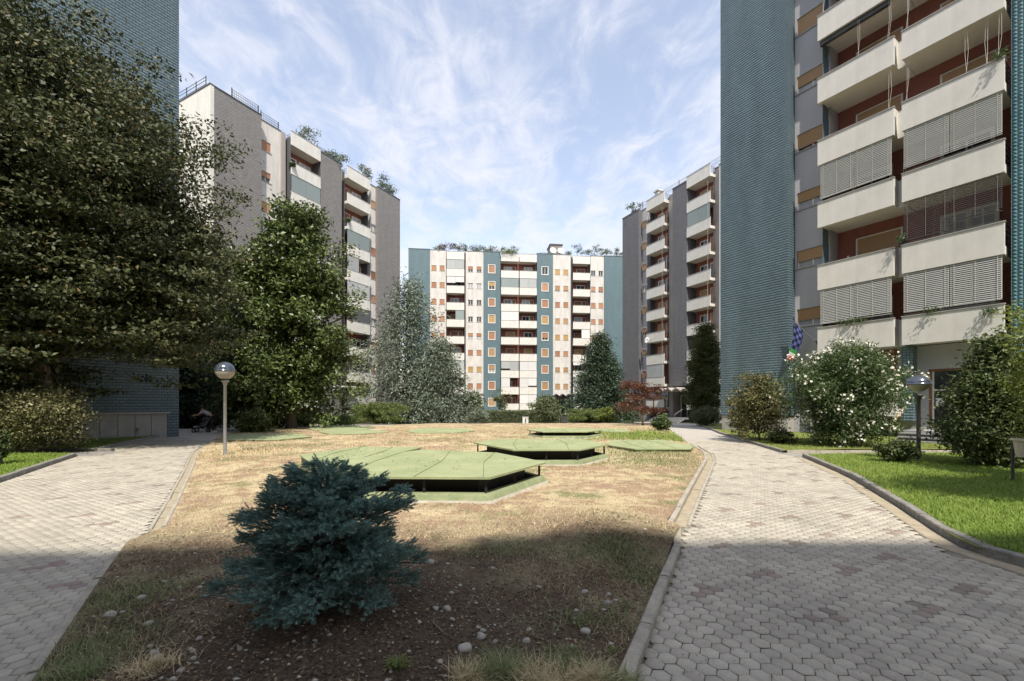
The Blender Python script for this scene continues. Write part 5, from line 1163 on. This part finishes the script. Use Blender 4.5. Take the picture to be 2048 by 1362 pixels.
# ------------------------------------------------------------------ blue spruce in the foreground
def spruce():
    bx, by = P(650, 3.12), 3.12; gz = float(lawn_h(bx, by)); root = empty('blue_spruce', (bx, by, gz), 0, 'low spreading blue spruce on the shaded soil in the foreground', 'blue spruce')
    # envelope radius (to left / right) by height, metres
    def env(az, f):      # f 0..1 height
        c = math.cos(az); left = np.interp(f, [0, .12, .3, .55, .75, .9, 1], [.58, .76, .70, .60, .44, .30, .10]); right = np.interp(f, [0, .12, .3, .55, .70, .85, 1], [.62, .70, .72, .76, .62, .40, .10])
        fr = np.interp(f, [0, .15, .5, .8, 1], [.60, .66, .50, .30, .08]); sx = right if c > 0 else left; s = math.sin(az)
        return .92 / math.sqrt((c / sx) ** 2 + (s / fr) ** 2)
    mb = MB(); H = .84; mb.tube([(0, 0, -.1), (.02, 0, .3), (.0, 0, .7), (.03, 0, H)], [.045, .035, .02, .008], 8)
    base_, dir_ = [], []; nb = 105
    for i in range(nb):
        f = .05 + .93 * ((i + random.random()) / nb) ** .95; az = i * 2.39996 + random.gauss(0, .3); r = env(az, f) * random.choice([.68, .82, .92, 1.0, 1.06]); z0 = H * f * .78
        zt = H * f + .05 + (.04 if f > .5 else -.05); k = 8; t = np.linspace(0, 1, k); lift = random.uniform(.02, .09)
        path = np.stack([np.cos(az) * r * t, np.sin(az) * r * t, z0 + (zt - z0) * t ** 1.2 + lift * np.sin(t * 2.6)], 1)
        mb.tube([tuple(p) for p in path[::2]] + [tuple(path[-1])], [.012, .010, .007, .005, .003], 5, cap=False)
        ns = int(50 + 105 * r); s = 1 - .72 * rng.random(ns) ** 1.35; wd = .10 * np.sqrt(np.clip(1.12 - s, .03, 1)) * (.7 + r * .6)
        lat = rng.normal(0, 1, ns) * wd; p = np.stack([np.interp(s, t, path[:, a]) for a in range(3)], 1); sd = np.array([-math.sin(az), math.cos(az), 0.0])
        hgt = .045 * (1 - np.clip(np.abs(lat) / .2, 0, 1)) + rng.normal(0, .018, ns)
        p = p + sd * lat[:, None] + np.array([0, 0, 1.]) * hgt[:, None]
        d = np.stack([np.full(ns, math.cos(az)), np.full(ns, math.sin(az)), rng.uniform(.0, .7, ns)], 1) + sd * (lat / .09)[:, None] * .8 + rng.normal(0, .22, (ns, 3))
        base_.append(p); dir_.append(unit(d))
    mb.obj('trunk', M['bark'], root, smooth=True)
    B_ = np.concatenate(base_); D = unit(np.concatenate(dir_)); n = len(B_); ls = rng.uniform(.045, .075, n)
    K = 32; u = rng.random((n, K)); a = rng.random((n, K)) * 6.2832
    up = np.where(np.abs(D[:, 2:3]) < .9, np.array([[0, 0, 1.]]), np.array([[1., 0, 0]])); e1 = unit(np.cross(D, up)); e2 = np.cross(D, e1)
    rad = np.cos(a)[..., None] * e1[:, None] + np.sin(a)[..., None] * e2[:, None]
    p = B_[:, None] + D[:, None] * (ls[:, None] * u)[..., None]; nd_ = unit(rad * (1.05 - .5 * u[..., None]) + D[:, None] * (.55 + .5 * u[..., None]))
    L_ = rng.uniform(.015, .026, (n, K, 1)); w = np.cross(nd_, D[:, None] + 1e-3); w = unit(w) * .0026
    V = np.stack([p - w, p + w, p + nd_ * L_], 2).reshape(-1, 3); Fc = np.arange(len(V)).reshape(-1, 3)
    link('foliage', npmesh('foliage', V, Fc, M['lf_spruce']), root)
    # twig cores
    c = B_; t2 = B_ + D * ls[:, None]; w1 = e1 * .0022; w2 = e2 * .0022
    V = np.stack([c - w1, c + w1, t2, c - w2, c + w2, t2], 1).reshape(-1, 3); link('twigs', npmesh('twigs', V, np.arange(len(V)).reshape(-1, 3), M['bark']), root)
    return n
spruce()

# ------------------------------------------------------------------ grass, straw, weeds, stones
def blades(name, X, Y, Zf, Ln, W, m, lean=.5, flatten=0.0, parent=None):
    n = len(X); az = rng.random(n) * 6.2832; ln = rng.uniform(.5, 1.3, n) * Ln; le = np.abs(rng.normal(lean, .25, n)); le = np.clip(le, .05, 1.45)
    d = np.stack([np.cos(az) * np.sin(le), np.sin(az) * np.sin(le), np.cos(le)], 1); s = np.stack([-np.sin(az), np.cos(az), np.zeros(n)], 1) * (W * rng.uniform(.6, 1.4, n))[:, None] / 2
    p = np.stack([X, Y, Zf], 1); mid = p + d * ln[:, None] * .55; tip = mid + (d + np.array([0, 0, -.35 - flatten]) + np.stack([np.cos(az), np.sin(az), 0 * az], 1) * .4) * ln[:, None] * .45
    tip[:, 2] = np.maximum(tip[:, 2], p[:, 2] + .002)
    V = np.stack([p - s, p + s, mid + s * .7, mid - s * .7, tip, tip + s * .05], 1).reshape(-1, 3); b = np.arange(n)[:, None] * 6
    Fc = np.concatenate([b + np.array([[0, 1, 2, 3]]), b + np.array([[3, 2, 5, 4]])], 0)
    return tag(link(name, npmesh(name, V, Fc, m), parent), kind='stuff')
def scatter(n, y0, y1, fl, fr, pw=2.0, vis=True):
    """denser near the camera: density ~ y^-pw"""
    out = []
    while sum(len(o) for o in out) < n:
        k = n * 3; u = rng.random(k)
        if abs(pw - 2) < 1e-6: Y = y0 * (y1 / y0) ** u
        else: q = 2 - pw; Y = (y0 ** q + u * (y1 ** q - y0 ** q)) ** (1 / q)
        X = rng.uniform(-1.25, 1.25, k) * (Y + .3); a, b = fl(Y), fr(Y); ok = (X > a) & (X < b); out.append(np.stack([X[ok], Y[ok]], 1))
    return np.concatenate(out)[:n].T
X, Y = scatter(60000, 3.6, 13.0, lambda y: xPR(y) + .12, lambda y: y * 1.3 + 1, 1.5); blades('grass', X, Y, rlawn_h(X, Y) - .005, .075, .0075, M['grass'], .55)
X, Y = scatter(16000, 14.2, 30, lambda y: xPR(y) + .12, lambda y: y * 1.3 + 1, 1.5); ok = (X - B1.O[0]) * B1.n[0] + (Y - B1.O[1]) * B1.n[1] > -.1; blades('grass', X[ok], Y[ok], rlawn_h(X, Y)[ok] - .005, .10, .014, M['grass'], .5)
X, Y = scatter(12000, 8.0, 13.2, lambda y: -y * 1.35 - 1, lambda y: xPL(y) - .12, 1.5); blades('grass', X, Y, llawn_h(X, Y) - .005, .08, .010, M['grass'], .55)
X, Y = scatter(9000, 14.6, 22, lambda y: -y * 1.35 - 1, lambda y: xPL(y) - .12, 1.5); blades('grass', X, Y, llawn_h(X, Y) - .005, .09, .012, M['grass'], .55)
inl = (lambda y: xLL(y) + .03), (lambda y: xLR(y) - .03)
def covered(X, Y):
    """True where a vent cover stands"""
    m_ = np.zeros(len(X), bool)
    for o in COL.objects:
        if o.name.startswith('vent_cover'):
            ch = [c for c in o.children if c.name.startswith('lid')][0]; vs = np.array([v.co[:2] for v in ch.data.vertices]); lo_, hi_ = vs.min(0), vs.max(0)
            c_ = (lo_ + hi_) / 2; h_ = (hi_ - lo_) / 2; m_ |= (((X - o.location.x - c_[0]) / h_[0]) ** 2 + ((Y - o.location.y - c_[1]) / h_[1]) ** 2) < 1.0
    return m_
X, Y = scatter(150000, 5.0, 32, *inl, 1.25); ok = ~covered(X, Y) & (nz(X, Y, .9, 2) + rng.normal(0, .35, len(X)) > -.45); X, Y = X[ok], Y[ok]
k = np.clip(Y / 9, .8, 2.5); blades('dry_grass', X, Y, lawn_h(X, Y), .070 * k ** .5, .0055 * k, M['straw'], 1.05, .2)
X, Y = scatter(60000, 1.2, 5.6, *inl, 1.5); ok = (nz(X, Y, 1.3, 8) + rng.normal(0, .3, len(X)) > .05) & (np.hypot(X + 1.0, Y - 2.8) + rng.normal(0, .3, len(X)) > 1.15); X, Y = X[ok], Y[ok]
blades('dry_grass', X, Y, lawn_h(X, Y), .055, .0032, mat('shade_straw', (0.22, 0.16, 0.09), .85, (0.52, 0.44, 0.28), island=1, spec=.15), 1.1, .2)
# green patches
def patch(cx, cy, rx, ry, n, Ln, W, m, lean=.6, nm='weeds'):
    X = cx + rng.normal(0, rx, n); Y = cy + rng.normal(0, ry, n); ok = (X > xLL(Y) + .02) & (X < xLR(Y) - .0) & (Y > .7); X, Y = X[ok], Y[ok]
    if len(X): blades(nm, X, Y, lawn_h(X, Y), Ln, W, M[m], lean)
for px, py, rx, ry, n, Ln, W in ((1230, 1105, .28, .22, 1500, .07, .006), (1010, 1095, .3, .15, 900, .06, .005), (1290, 1150, .16, .14, 500, .06, .006), (230, 1190, .3, .25, 1100, .07, .006), (180, 1290, .2, .2, 1200, .07, .005), (1290, 905, .9, 1.0, 2600, .10, .012), (1310, 925, .9, .6, 2200, .08, .010),
                                (560, 893, 1.0, .5, 700, .10, .010), (880, 880, 1.0, .5, 500, .09, .012), (470, 905, .8, .6, 1500, .12, .012), (1190, 1230, .25, .12, 380, .07, .006)):
    q = G(px, py, .1); patch(q[0], q[1], rx, ry, n, Ln, W, 'weed' if py > 1000 else 'straw' if px in (470,) else 'weed')
for _ in range(1):
    q = G(1290, 872, .08); X = rng.normal(q[0], 1.9, 9000); Y = rng.normal(q[1] - .4, 2.2, 9000); ok = (X < xLR(Y) - .03) & (Y > 17.5) & ~covered(X, Y); blades('grass', X[ok], Y[ok], lawn_h(X, Y)[ok], .14, .018, M['grass'], .5)
# bleached and green tufts at the bottom edge
for px, py, n, Ln, sp in ((1010, 1340, 240, .13, .07), (1080, 1355, 260, .13, .09), (1130, 1320, 180, .10, .05), (1180, 1345, 240, .12, .07), (1235, 1350, 200, .10, .05), (940, 1352, 120, .10, .05), (150, 1330, 160, .09, .07), (300, 1330, 120, .08, .08), (790, 1340, 60, .05, .02)):
    q = G(px, py, .12); n = int(n * 2.2); X = q[0] + rng.normal(0, sp, n); Y = q[1] + rng.normal(0, sp * .6, n)
    blades('weeds', X, Y, lawn_h(X, Y), Ln * 1.25, .0042, M['straw' if (px // 10) % 2 == 0 else 'weed'], .85)
for px, py, s in ((1135, 1310, .05), (800, 1348, .035), (1250, 1200, .03), (1228, 1290, .025), (1160, 1235, .03)):
    q = G(px, py, .12); e = empty('weed_plant', (q[0], q[1], float(lawn_h(q[0], q[1]))), 0, {1135: 'leafy green weed near the kerb at the bottom of the picture', 800: 'small bright weed on the soil right of the spruce foot', 1250: 'tiny upright weed by the kerb at mid height', 1228: 'small weed leaning on the kerb stone near the bottom', 1160: 'thin weed on the bare soil above the leafy one'}[px], 'weed')
    c = rng.normal(0, 1, (26, 3)) * np.array([s, s * .7, s * .6]) + np.array([0, 0, s * 1.3]); link('leaves', leafmesh('leaves', around(c, 7, s * .3, 1), s * .42, s * .24, M['weed'] if px != 800 else M['lf_lime']), e); MB().tube([(0, 0, -.02), (0, 0, s * 2)], .003, 5).obj('stem', M['weed'], e)
# leaf litter
X, Y = scatter(5200, 1.2, 11, *inl, 1.9); ok = ~covered(X, Y); X, Y = X[ok], Y[ok]; c = np.stack([X, Y, lawn_h(X, Y) + .006], 1); tag(link('leaf_litter', leafmesh('leaf_litter', c, .028, .016, M['litter'], (0, 0, 2.2))), kind='stuff')
X, Y = scatter(900, 1.6, 8, lambda y: xLR(y) + .1, lambda y: xPR(y), 1.6); c = np.stack([X, Y, 0 * X + .004], 1); tag(link('leaf_litter', leafmesh('leaf_litter', c, .014, .008, M['litter'], (0, 0, 3))), kind='stuff')
# pebbles
def stone_mesh(seed, sub=2):
    import bmesh
    bm = bmesh.new(); bmesh.ops.create_icosphere(bm, subdivisions=sub, radius=1); r = random.Random(seed); a, b, c = r.random() * 6, r.random() * 6, r.random() * 6
    for v in bm.verts:
        d = v.co.copy(); v.co *= 1 + .13 * math.sin(2.3 * d.x + a) + .12 * math.sin(2.9 * d.y + b) + .10 * math.sin(3.7 * d.z + 2 * d.x + c)
        v.co.z *= .55; v.co.y *= .8
    me = bpy.data.meshes.new('stone'); bm.to_mesh(me); bm.free(); me.materials.append(M['stone']); me.polygons.foreach_set('use_smooth', [True] * len(me.polygons)); return me
sm = [stone_mesh(i) for i in range(5)]
big = [(930, 1298, 30, 'largest rounded pale stone on the soil near the bottom centre'), (895, 1220, 20, 'white round stone right of the spruce, beside a smaller pinkish one'), (872, 1219, 15, 'pinkish round stone touching the white one'), (862, 1125, 17, 'pale stone at the right tip of the spruce'), (963, 1275, 22, 'flat brown stone up and right of the largest one'), (966, 1262, 14, None), (1170, 1265, 24, 'pointed pale stone left of the leafy weed'), (1147, 1247, 10, None), (1053, 1283, 18, 'grey stone halfway between the largest and the leafy weed'), (990, 1285, 13, None), (1058, 1260, 12, None), (903, 1187, 12, None), (1170, 1185, 16, None), (1215, 1208, 18, None), (1218, 1190, 12, None), (1078, 1175, 13, None), (985, 1138, 12, None), (1070, 1048, 9, None), (905, 1240, 13, None), (880, 1325, 14, None),
       (283, 1197, 22, 'flat pale stone on the left slope above the others'), (222, 1232, 24, 'large flat stone at the grassy left edge'), (295, 1250, 18, None), (315, 1318, 22, 'pale stone lowest on the left slope'), (308, 1308, 18, None), (300, 1294, 14, None), (388, 1318, 14, None), (362, 1342, 16, 'white chipped stone at the bottom left'), (398, 1278, 14, None), (386, 1304, 14, None), (335, 1210, 12, None), (345, 1202, 10, None), (412, 1194, 14, None), (400, 1176, 12, None), (432, 1189, 12, None), (245, 1225, 12, None), (190, 1326, 12, None), (480, 1300, 14, None), (330, 1165, 12, None), (462, 1232, 12, None), (255, 1265, 10, None)]
for i, (px, py, wpx, lab) in enumerate(big):
    q = G(px, py, .08)
    for _ in range(4): z = float(lawn_h(q[0], q[1])); q = G(px, py, z)
    r = wpx / F * q[1] / 2; o = link('stone', sm[i % 5], None, (q[0], q[1], z + r * .2), (random.gauss(0, .2), random.gauss(0, .2), random.random() * 6)); o.scale = (r, r, r)
    tag(o, lab or 'small rounded stone lying loose on the shaded soil', 'stone', 'loose stones on the shaded soil')
X, Y = scatter(1500, 1.3, 7, *inl, 2.0); s_ = np.abs(rng.normal(.006, .006, len(X))) + .003; t8 = np.array([(1, 0, 0), (0, 1, 0), (-1, 0, 0), (0, -1, 0), (0, 0, .6), (0, 0, -.4)], float); f8 = np.array([(0, 1, 4), (1, 2, 4), (2, 3, 4), (3, 0, 4), (1, 0, 5), (2, 1, 5), (3, 2, 5), (0, 3, 5)])
V = (t8[None] * s_[:, None, None] * rng.uniform(.6, 1.4, (len(X), 6, 1)) + np.stack([X, Y, lawn_h(X, Y) + .002], 1)[:, None]).reshape(-1, 3); tag(link('pebbles', npmesh('pebbles', V, (f8[None] + (np.arange(len(X)) * 6)[:, None, None]).reshape(-1, 3), M['pebble'], True)), kind='stuff')
X, Y = scatter(16000, 1.2, 5.4, *inl, 1.8); ok = nz(X, Y, 1.7, 4) > -.35; X, Y = X[ok], Y[ok]; s_ = np.abs(rng.normal(.004, .005, len(X))) + .002
V = (t8[None] * s_[:, None, None] * rng.uniform(.5, 1.6, (len(X), 6, 1)) + np.stack([X, Y, lawn_h(X, Y) + .001], 1)[:, None]).reshape(-1, 3); tag(link('soil_clods', npmesh('soil_clods', V, (f8[None] + (np.arange(len(X)) * 6)[:, None, None]).reshape(-1, 3), mat('soil_clod', (.06, .046, .034), .95, (.20, .16, .12), island=1, spec=.1))), kind='stuff')
for o_ in [o for o in COL.objects if o.name.startswith('vent_cover')][:6]:
    ld = [c for c in o_.children if c.name.startswith('lid')][0]; vs = np.array([v.co[:] for v in ld.data.vertices]); lo_, hi_ = vs.min(0), vs.max(0); u_ = rng.random((70, 1)) ** .5 * .72; t_ = rng.random((70, 1)) * 6.28
    c_ = np.concatenate([(lo_[0] + hi_[0]) / 2 + u_ * np.cos(t_) * (hi_[0] - lo_[0]) / 2, (lo_[1] + hi_[1]) / 2 + u_ * np.sin(t_) * (hi_[1] - lo_[1]) / 2, np.full((70, 1), hi_[2] + .004)], 1)
    tag(link('fallen_leaves', leafmesh('fallen_leaves', c_, .05, .03, M['litter'], (0, 0, 3)), o_), kind='stuff')
# bare twigs on the soil
for px, py, a, ln in ((885, 1275, 2.0, .28), (1060, 1240, .4, .2), (300, 1130, .2, .35), (1010, 1250, 1.2, .15)):
    q = G(px, py, .12); pp = []
    for i in range(6): x = q[0] + math.cos(a + .4 * math.sin(i)) * ln * i / 5; y = q[1] + math.sin(a + .3 * math.sin(2 * i)) * ln * i / 5; pp.append((x, y, float(lawn_h(x, y)) + .008 + .01 * math.sin(i * 2)))
    tag(MB().tube(pp, [.005, .004, .004, .003, .002, .001], 5).obj('twig', M['bark_pale']), {885: 'thin curved root twig right of the spruce foot', 1060: 'dry twig on bare soil left of the small weeds', 300: 'long straight dry stem at the top of the left slope', 1010: 'short dry twig near the grey stone'}[px], 'twig')

# ------------------------------------------------------------------ lamps, bins, sign, people, flag
def globe_lamp(loc, h, r, lab, ribbed=True, dome=False):
    root = empty('globe_lamp', loc, 0, lab, 'street lamp', 'globe lamps along the garden paths')
    MB().lathe([(.055, -.1), (.055, .02), (.045, .04), (.042, h - r - .17), (.055, h - r - .16), (.06, h - r - .10), (.10, h - r - .06), (.11, h - r - .02), (0, h - r - .02)], 16).obj('pole', M['metal_grey'] if not dome else M['metal_dark'], root, smooth=True)
    n = 12; k = .86 if dome else 1
    lo = [(r * math.cos(t), h + r * k * math.sin(t)) for t in np.linspace(-math.pi / 2 * .88, -.04, n)]; hi = [(r * 1.008 * math.cos(t), h + r * (k if dome else 1) * 1.008 * math.sin(t)) for t in np.linspace(.03, math.pi / 2, n)]
    if dome: lo = [(r * .42, h - r * .75), (r * .75, h - r * .45), (r * .98, h - .02)]
    MB().lathe(lo, 28).obj('globe', M['lampglass'], root, smooth=True); MB().lathe([(r * 1.03, h - .025), (r * 1.04, h + .0)] + hi, 28).obj('cap', M['lampcap'], root, smooth=True)
    MB().lathe([(.03, h - r + .02), (.05, h - r * .3), (.045, h + .02), (0, h + .02)], 10).obj('bulb', M['frame_white'], root, smooth=True)
q = G(450, 910, .1); globe_lamp((q[0], q[1], float(lawn_h(q[0], q[1]))), 2.50, .26, 'globe lamp on a grey pole at the left edge of the dry lawn')
q = G(1837, 925, .09); globe_lamp((q[0], q[1], q[2]), 2.03, .255, 'dark domed lamp on a black pole in front of the right entrance', dome=True)
q = G(1330, 846, .05); globe_lamp((P(1330, 34), 34, float(T(34)) + .05), 2.35, .26, 'right one of two small distant lamps behind the red maple', dome=True)
globe_lamp((P(1307, 37), 37, float(T(37)) + .05), 2.5, .26, 'left one of two small distant lamps behind the red maple', dome=True)
# litter bin at the right frame edge
bn = empty('litter_bin', (P(2053, 8.0), 8.0, .09), 0, 'beige round litter bin on a post at the right edge of the lawn', 'litter bin')
MB().lathe([(0, .52), (.13, .52), (.17, .82), (.205, .83), (.205, .86), (.165, .86), (.14, .6), (0, .6)], 20).obj('bucket', M['beige'], bn, smooth=False); MB().tube([(0, .22, -.1), (0, .22, .9)], .025, 8).box(-.03, .03, .13, .22, .65, .7).obj('post', M['metal_dark'], bn)
# white meter cabinet with its black mark, dark bin, kerb wall
q = G(1051, 848, .0); mc = empty('meter_cabinet', q, 0, 'small white cabinet with a black mark in front of the clipped hedge', 'cabinet'); w = 11.5 / F * q[1] / 2; hh = 13.5 / F * q[1]
MB().box(-w, w, 0, .35, -.1, hh).box(-w - .03, w + .03, -.03, .38, hh + .002, hh + .04).obj('body', M['white'], mc)
g_ = MB(); g_.box(-.05, .05, -.012, -.003, hh * .55, hh * .85); g_.poly([(-.10, -.012, hh * .58), (.10, -.012, hh * .58), (.0, -.012, hh * .42)]); g_.box(-.05, .05, -.012, -.003, hh * .12, hh * .22); g_.poly([(-.07, -.012, hh * .22), (.07, -.012, hh * .22), (0, -.012, hh * .36)]); g_.box(-.14, .14, -.012, -.003, hh * .375, hh * .405); g_.obj('mark', M['black'], mc)
q = G(1128, 848, .0); bn = empty('waste_bin', q, 0, 'dark upright bin at the right end of the hedge', 'waste bin'); MB().box(-.33, .33, 0, .6, -.05, .85).obj('body', M['metal_dark'], bn); MB().box(-.36, .36, -.04, .64, .853, .93).obj('lid', M['black'], bn)
q0 = G(866, 843, 0); q1 = G(921, 843, 0); wl = empty('low_wall', ((q0[0] + q1[0]) / 2, q0[1], q0[2]), 0, 'low brown stone wall left of the hedge', 'low wall'); ww = (q1[0] - q0[0]) / 2
for j in range(2):
    for i in range(4): a = -ww + 2 * ww * i / 4 + (.0 if j == 0 else .06); MB().box(a + .01, a + 2 * ww / 4 - .01, 0 + .01 * ((i + j) % 2), .4, -.1 + .32 * j, .2 + .32 * j).obj('stone_block', M['gutter'], wl)
MB().box(-ww - .03, ww + .05, -.03, .43, .543, .6).obj('coping', M['kerb'], wl)
# railing plinth of the right corner: small white sign-like panels near the juniper
def figure(name, verts, edges, rad, parent, m):
    me = bpy.data.meshes.new(name); me.from_pydata([Vector(v) for v in verts], edges, []); me.materials.append(m)
    o = link(name, me, parent); sk = o.modifiers.new('skin', 'SKIN'); sk.use_smooth_shade = True
    for i, r in enumerate(rad): me.skin_vertices[0].data[i].radius = (r, r * .85) if isinstance(r, float) else r
    me.skin_vertices[0].data[0].use_root = True
    s_ = o.modifiers.new('subd', 'SUBSURF'); s_.levels = 1; s_.render_levels = 2; return o
def skinmesh(name, verts, edges, rad, parent, m):
    me = bpy.data.meshes.new(name); me.from_pydata([Vector(v) for v in verts], edges, []); me.materials.append(m); o = link(name, me, parent)
    o.modifiers.new('skin', 'SKIN').use_smooth_shade = True
    if not me.skin_vertices: me.skin_vertices.new() if hasattr(me.skin_vertices, 'new') else None
    for i, r in enumerate(rad): me.skin_vertices[0].data[i].radius = r if isinstance(r, tuple) else (r, r)
    me.skin_vertices[0].data[0].use_root = True; s_ = o.modifiers.new('subd', 'SUBSURF'); s_.levels = 2; s_.render_levels = 2
    return o
def person(loc, rz, lab, lean, arms, shirt, s=1.0):
    """lean: forward bend of the torso in radians (towards local -y)"""
    root = empty('person', loc, rz, lab, 'person'); root.scale = (s, s, s); hip = Vector((0, 0, .92)); d = Vector((0, -math.sin(lean), math.cos(lean)))
    ch = hip + d * .32; nk = hip + d * .52; f = Vector((0, -math.sin(lean * .8), math.cos(lean * .8))); hd = nk + f * .13; ht = nk + f * .24
    V = [hip, ch, nk, hd, ht]; E = [(0, 1), (1, 2), (2, 3), (3, 4)]; Rr = [(.15, .11), (.165, .12), .055, .085, .07]
    for sx, ft, kn in ((-1, .14, -.10), (1, -.14, .02)):
        b = len(V); V += [hip + Vector((sx * .09, 0, -.06)), Vector((sx * .10, kn - .03, .48)), Vector((sx * .10, ft + .02, .09)), Vector((sx * .11, ft - .14, .035))]; E += [(0, b), (b, b + 1), (b + 1, b + 2), (b + 2, b + 3)]; Rr += [.095, .06, .042, .035]
    tr = []
    for sx in (-1, 1):
        sh = nk - d * .05 + Vector((sx * .17, 0, 0)); b = len(V); el = sh + Vector(arms[0]) * Vector((sx, 1, 1)) if False else sh + Vector((arms[0][0] * sx, arms[0][1], arms[0][2])); wr = el + Vector((arms[1][0] * sx, arms[1][1], arms[1][2])); hn = wr + (wr - el).normalized() * .08
        V += [sh, el, wr, hn]; E += [(2, b), (b, b + 1), (b + 1, b + 2), (b + 2, b + 3)]; Rr += [.055, .04, .028, .03]; tr.append((sh, el, hn))
    skinmesh('body', V, E, Rr, root, M['skin'])
    # clothes are their own skins a little larger than the body
    SV = [hip + d * .02, ch, nk - d * .06]; SE = [(0, 1), (1, 2)]; SR = [(.17, .13), (.185, .14), (.11, .09)]
    for sh, el, hn in tr: b = len(SV); SV += [sh, sh.lerp(el, .7)]; SE += [(2, b), (b, b + 1)]; SR += [.075, .06]
    skinmesh('shirt', SV, SE, SR, root, shirt)
    SV = [hip + d * .0]; SE = []; SR = [(.165, .125)]
    for sx, ft, kn in ((-1, .14, -.10), (1, -.14, .02)):
        b = len(SV); SV += [hip + Vector((sx * .09, 0, -.07)), Vector((sx * .10, kn - .03, .48)), Vector((sx * .10, ft + .02, .12))]; SE += [(0, b), (b, b + 1), (b + 1, b + 2)]; SR += [.11, .075, .06]
    skinmesh('trousers', SV, SE, SR, root, M['trousers'])
    mb = MB()
    mb.lathe([(0, .10), (.05, .088), (.082, .05), (.094, .0), (.088, -.04)], 14); mb.obj('hair', M['black'], root, loc=tuple(hd + f * .03 + Vector((0, .012, 0))), rot=(lean * .8, 0, 0), smooth=True)
    for sx, ft in ((-1, .14), (1, -.14)): MB().box(sx * .10 - .045, sx * .10 + .045, ft - .22, ft + .07, -.005, .07).obj('shoe', M['white'], root)
    for sh, el, hn in tr:   # fingers closed round what is held
        for i in range(4): MB().tube([hn + Vector(((i - 1.5) * .018, 0, 0)), hn + Vector(((i - 1.5) * .02, -.035, -.005)), hn + Vector(((i - 1.5) * .02, -.045, -.035 - .004 * (i % 3)))], [.009, .008, .006], 5).obj('finger', M['skin'], root)
        MB().tube([hn, hn + Vector((.03, -.015, -.02)), hn + Vector((.03, -.04, -.03))], [.011, .009, .007], 5).obj('thumb', M['skin'], root)
    mb = MB()
    for sx in (-1, 1): mb.lathe([(0, .012), (.010, .008), (.012, 0), (0, -.01)], 6, (sx * .03, -.088, .0))
    mb.obj('eyes', M['black'], root, loc=tuple(hd + f * .03), rot=(lean * .8, 0, 0))
    MB().tube([(0, -.085, .01), (0, -.112, -.02), (0, -.09, -.03)], [.008, .014, .01], 6).obj('nose', M['skin'], root, loc=tuple(hd + f * .02), rot=(lean * .8, 0, 0))
    return root
py_ = 24.6; person((P(424, py_), py_, float(T(py_))), R(-70), 'person in a pale shirt bending forward over a stroller in the shade', .95, ((.05, -.22, -.16), (.0, -.22, -.06)), M['shirt'])
py2 = 27.5; person((P(455, py2), py2, float(T(py2))), R(-30), 'person in a bluish shirt standing behind the left lamp pole', .15, ((.08, -.05, -.28), (.0, -.14, -.2)), M['shirt_b'])
st = empty('stroller', (P(406, py_ - .1), py_ - .1, float(T(py_))), R(-70), 'baby stroller with a pale seat held by the bending person', 'stroller')
g = MB()
for sx in (-.24, .24): g.tube([(sx, .52, .98), (sx, .30, .72), (sx, -.35, .12)], .014, 6).tube([(sx, .30, .12), (sx, -.05, .55)], .014, 6)
g.tube([(-.24, .52, .98), (.24, .52, .98)], .018, 6).tube([(-.24, .30, .12), (.24, .30, .12)], .012, 6); g.obj('frame', M['metal_grey'], st)
g = MB(); g.quad((-.2, -.25, .35), (.2, -.25, .35), (.2, .1, .38), (-.2, .1, .38)); g.quad((-.2, .1, .38), (.2, .1, .38), (.2, .3, .80), (-.2, .3, .80)); g.box(-.2, .2, -.42, -.25, .30, .36); g.obj('seat', M['shirt'], st)
g = MB().lathe([(.24, 0), (.22, .12), (.14, .2), (0, .23)], 14); g.obj('hood', M['metal_dark'], st, loc=(0, .22, .70), rot=(R(35), 0, 0), smooth=True)
for sx in (-.26, .26):
    for yy in (-.36, .32):
        w_ = MB().lathe([(.06, -.02), (.11, -.022), (.12, 0), (.11, .022), (.06, .02), (.06, -.02)], 16); w_.obj('wheel', M['black'], st, loc=(sx, yy, .12), rot=(0, R(90), 0), smooth=True)
# flag on its pole at the near left balcony
fp = B1.world(xa0 - .05, -.1, B1.z(1) + .55); fl = empty('flag', fp, math.atan2(B1.u[1], B1.u[0]), 'blue and black checked flag with green, white and red hem on a slanted pole', 'flag')
tipl = Vector((-.95, -.35, 1.15)); MB().tube([(0, 0, -.05), tuple(tipl)], .014, 6).obj('pole', M['metal_dark'], fl); MB().box(-.05, .05, -.05, .05, -.1, .05).obj('bracket', M['metal_dark'], fl)
mb = MB(); nu, nv = 14, 20
def fpt(u, v):   # u along the pole from the tip, v down the cloth
    p = tipl * (1 - .42 * u); drop = 1.85 * v * (1 - .15 * u); sw = math.sin(u * 9 + v * 2) * .07 * (.3 + v)
    pinch = 1 - .35 * v; return (tipl.x + (p.x - tipl.x) * pinch * 1.0 - .26 * v * v + .05 * math.sin(v * 5), p.y + sw, p.z - drop)
MF = [mat('flag_blue', (.09, .12, .34), .8), mat('flag_black', (.012, .012, .03), .8), mat('flag_green', (.05, .33, .07), .8), mat('flag_white', (.7, .7, .68), .8), mat('flag_red', (.60, .09, .06), .8)]
for i in range(nu):
    for j in range(nv):
        u0, u1, v0, v1 = i / nu, (i + 1) / nu, j / nv, (j + 1) / nv
        mb.cur = ((i // 4 + j // 2) % 2) if j < 14 else (2 if j < 16 else 3 if j < 18 else 4); mb.quad(fpt(u0, v0), fpt(u0, v1), fpt(u1, v1), fpt(u1, v0))
mb.obj('cloth', MF, fl)
print('tris', sum(len(o.data.polygons) * 2 for o in COL.objects if o.type == 'MESH'), 'objects', len(COL.objects))
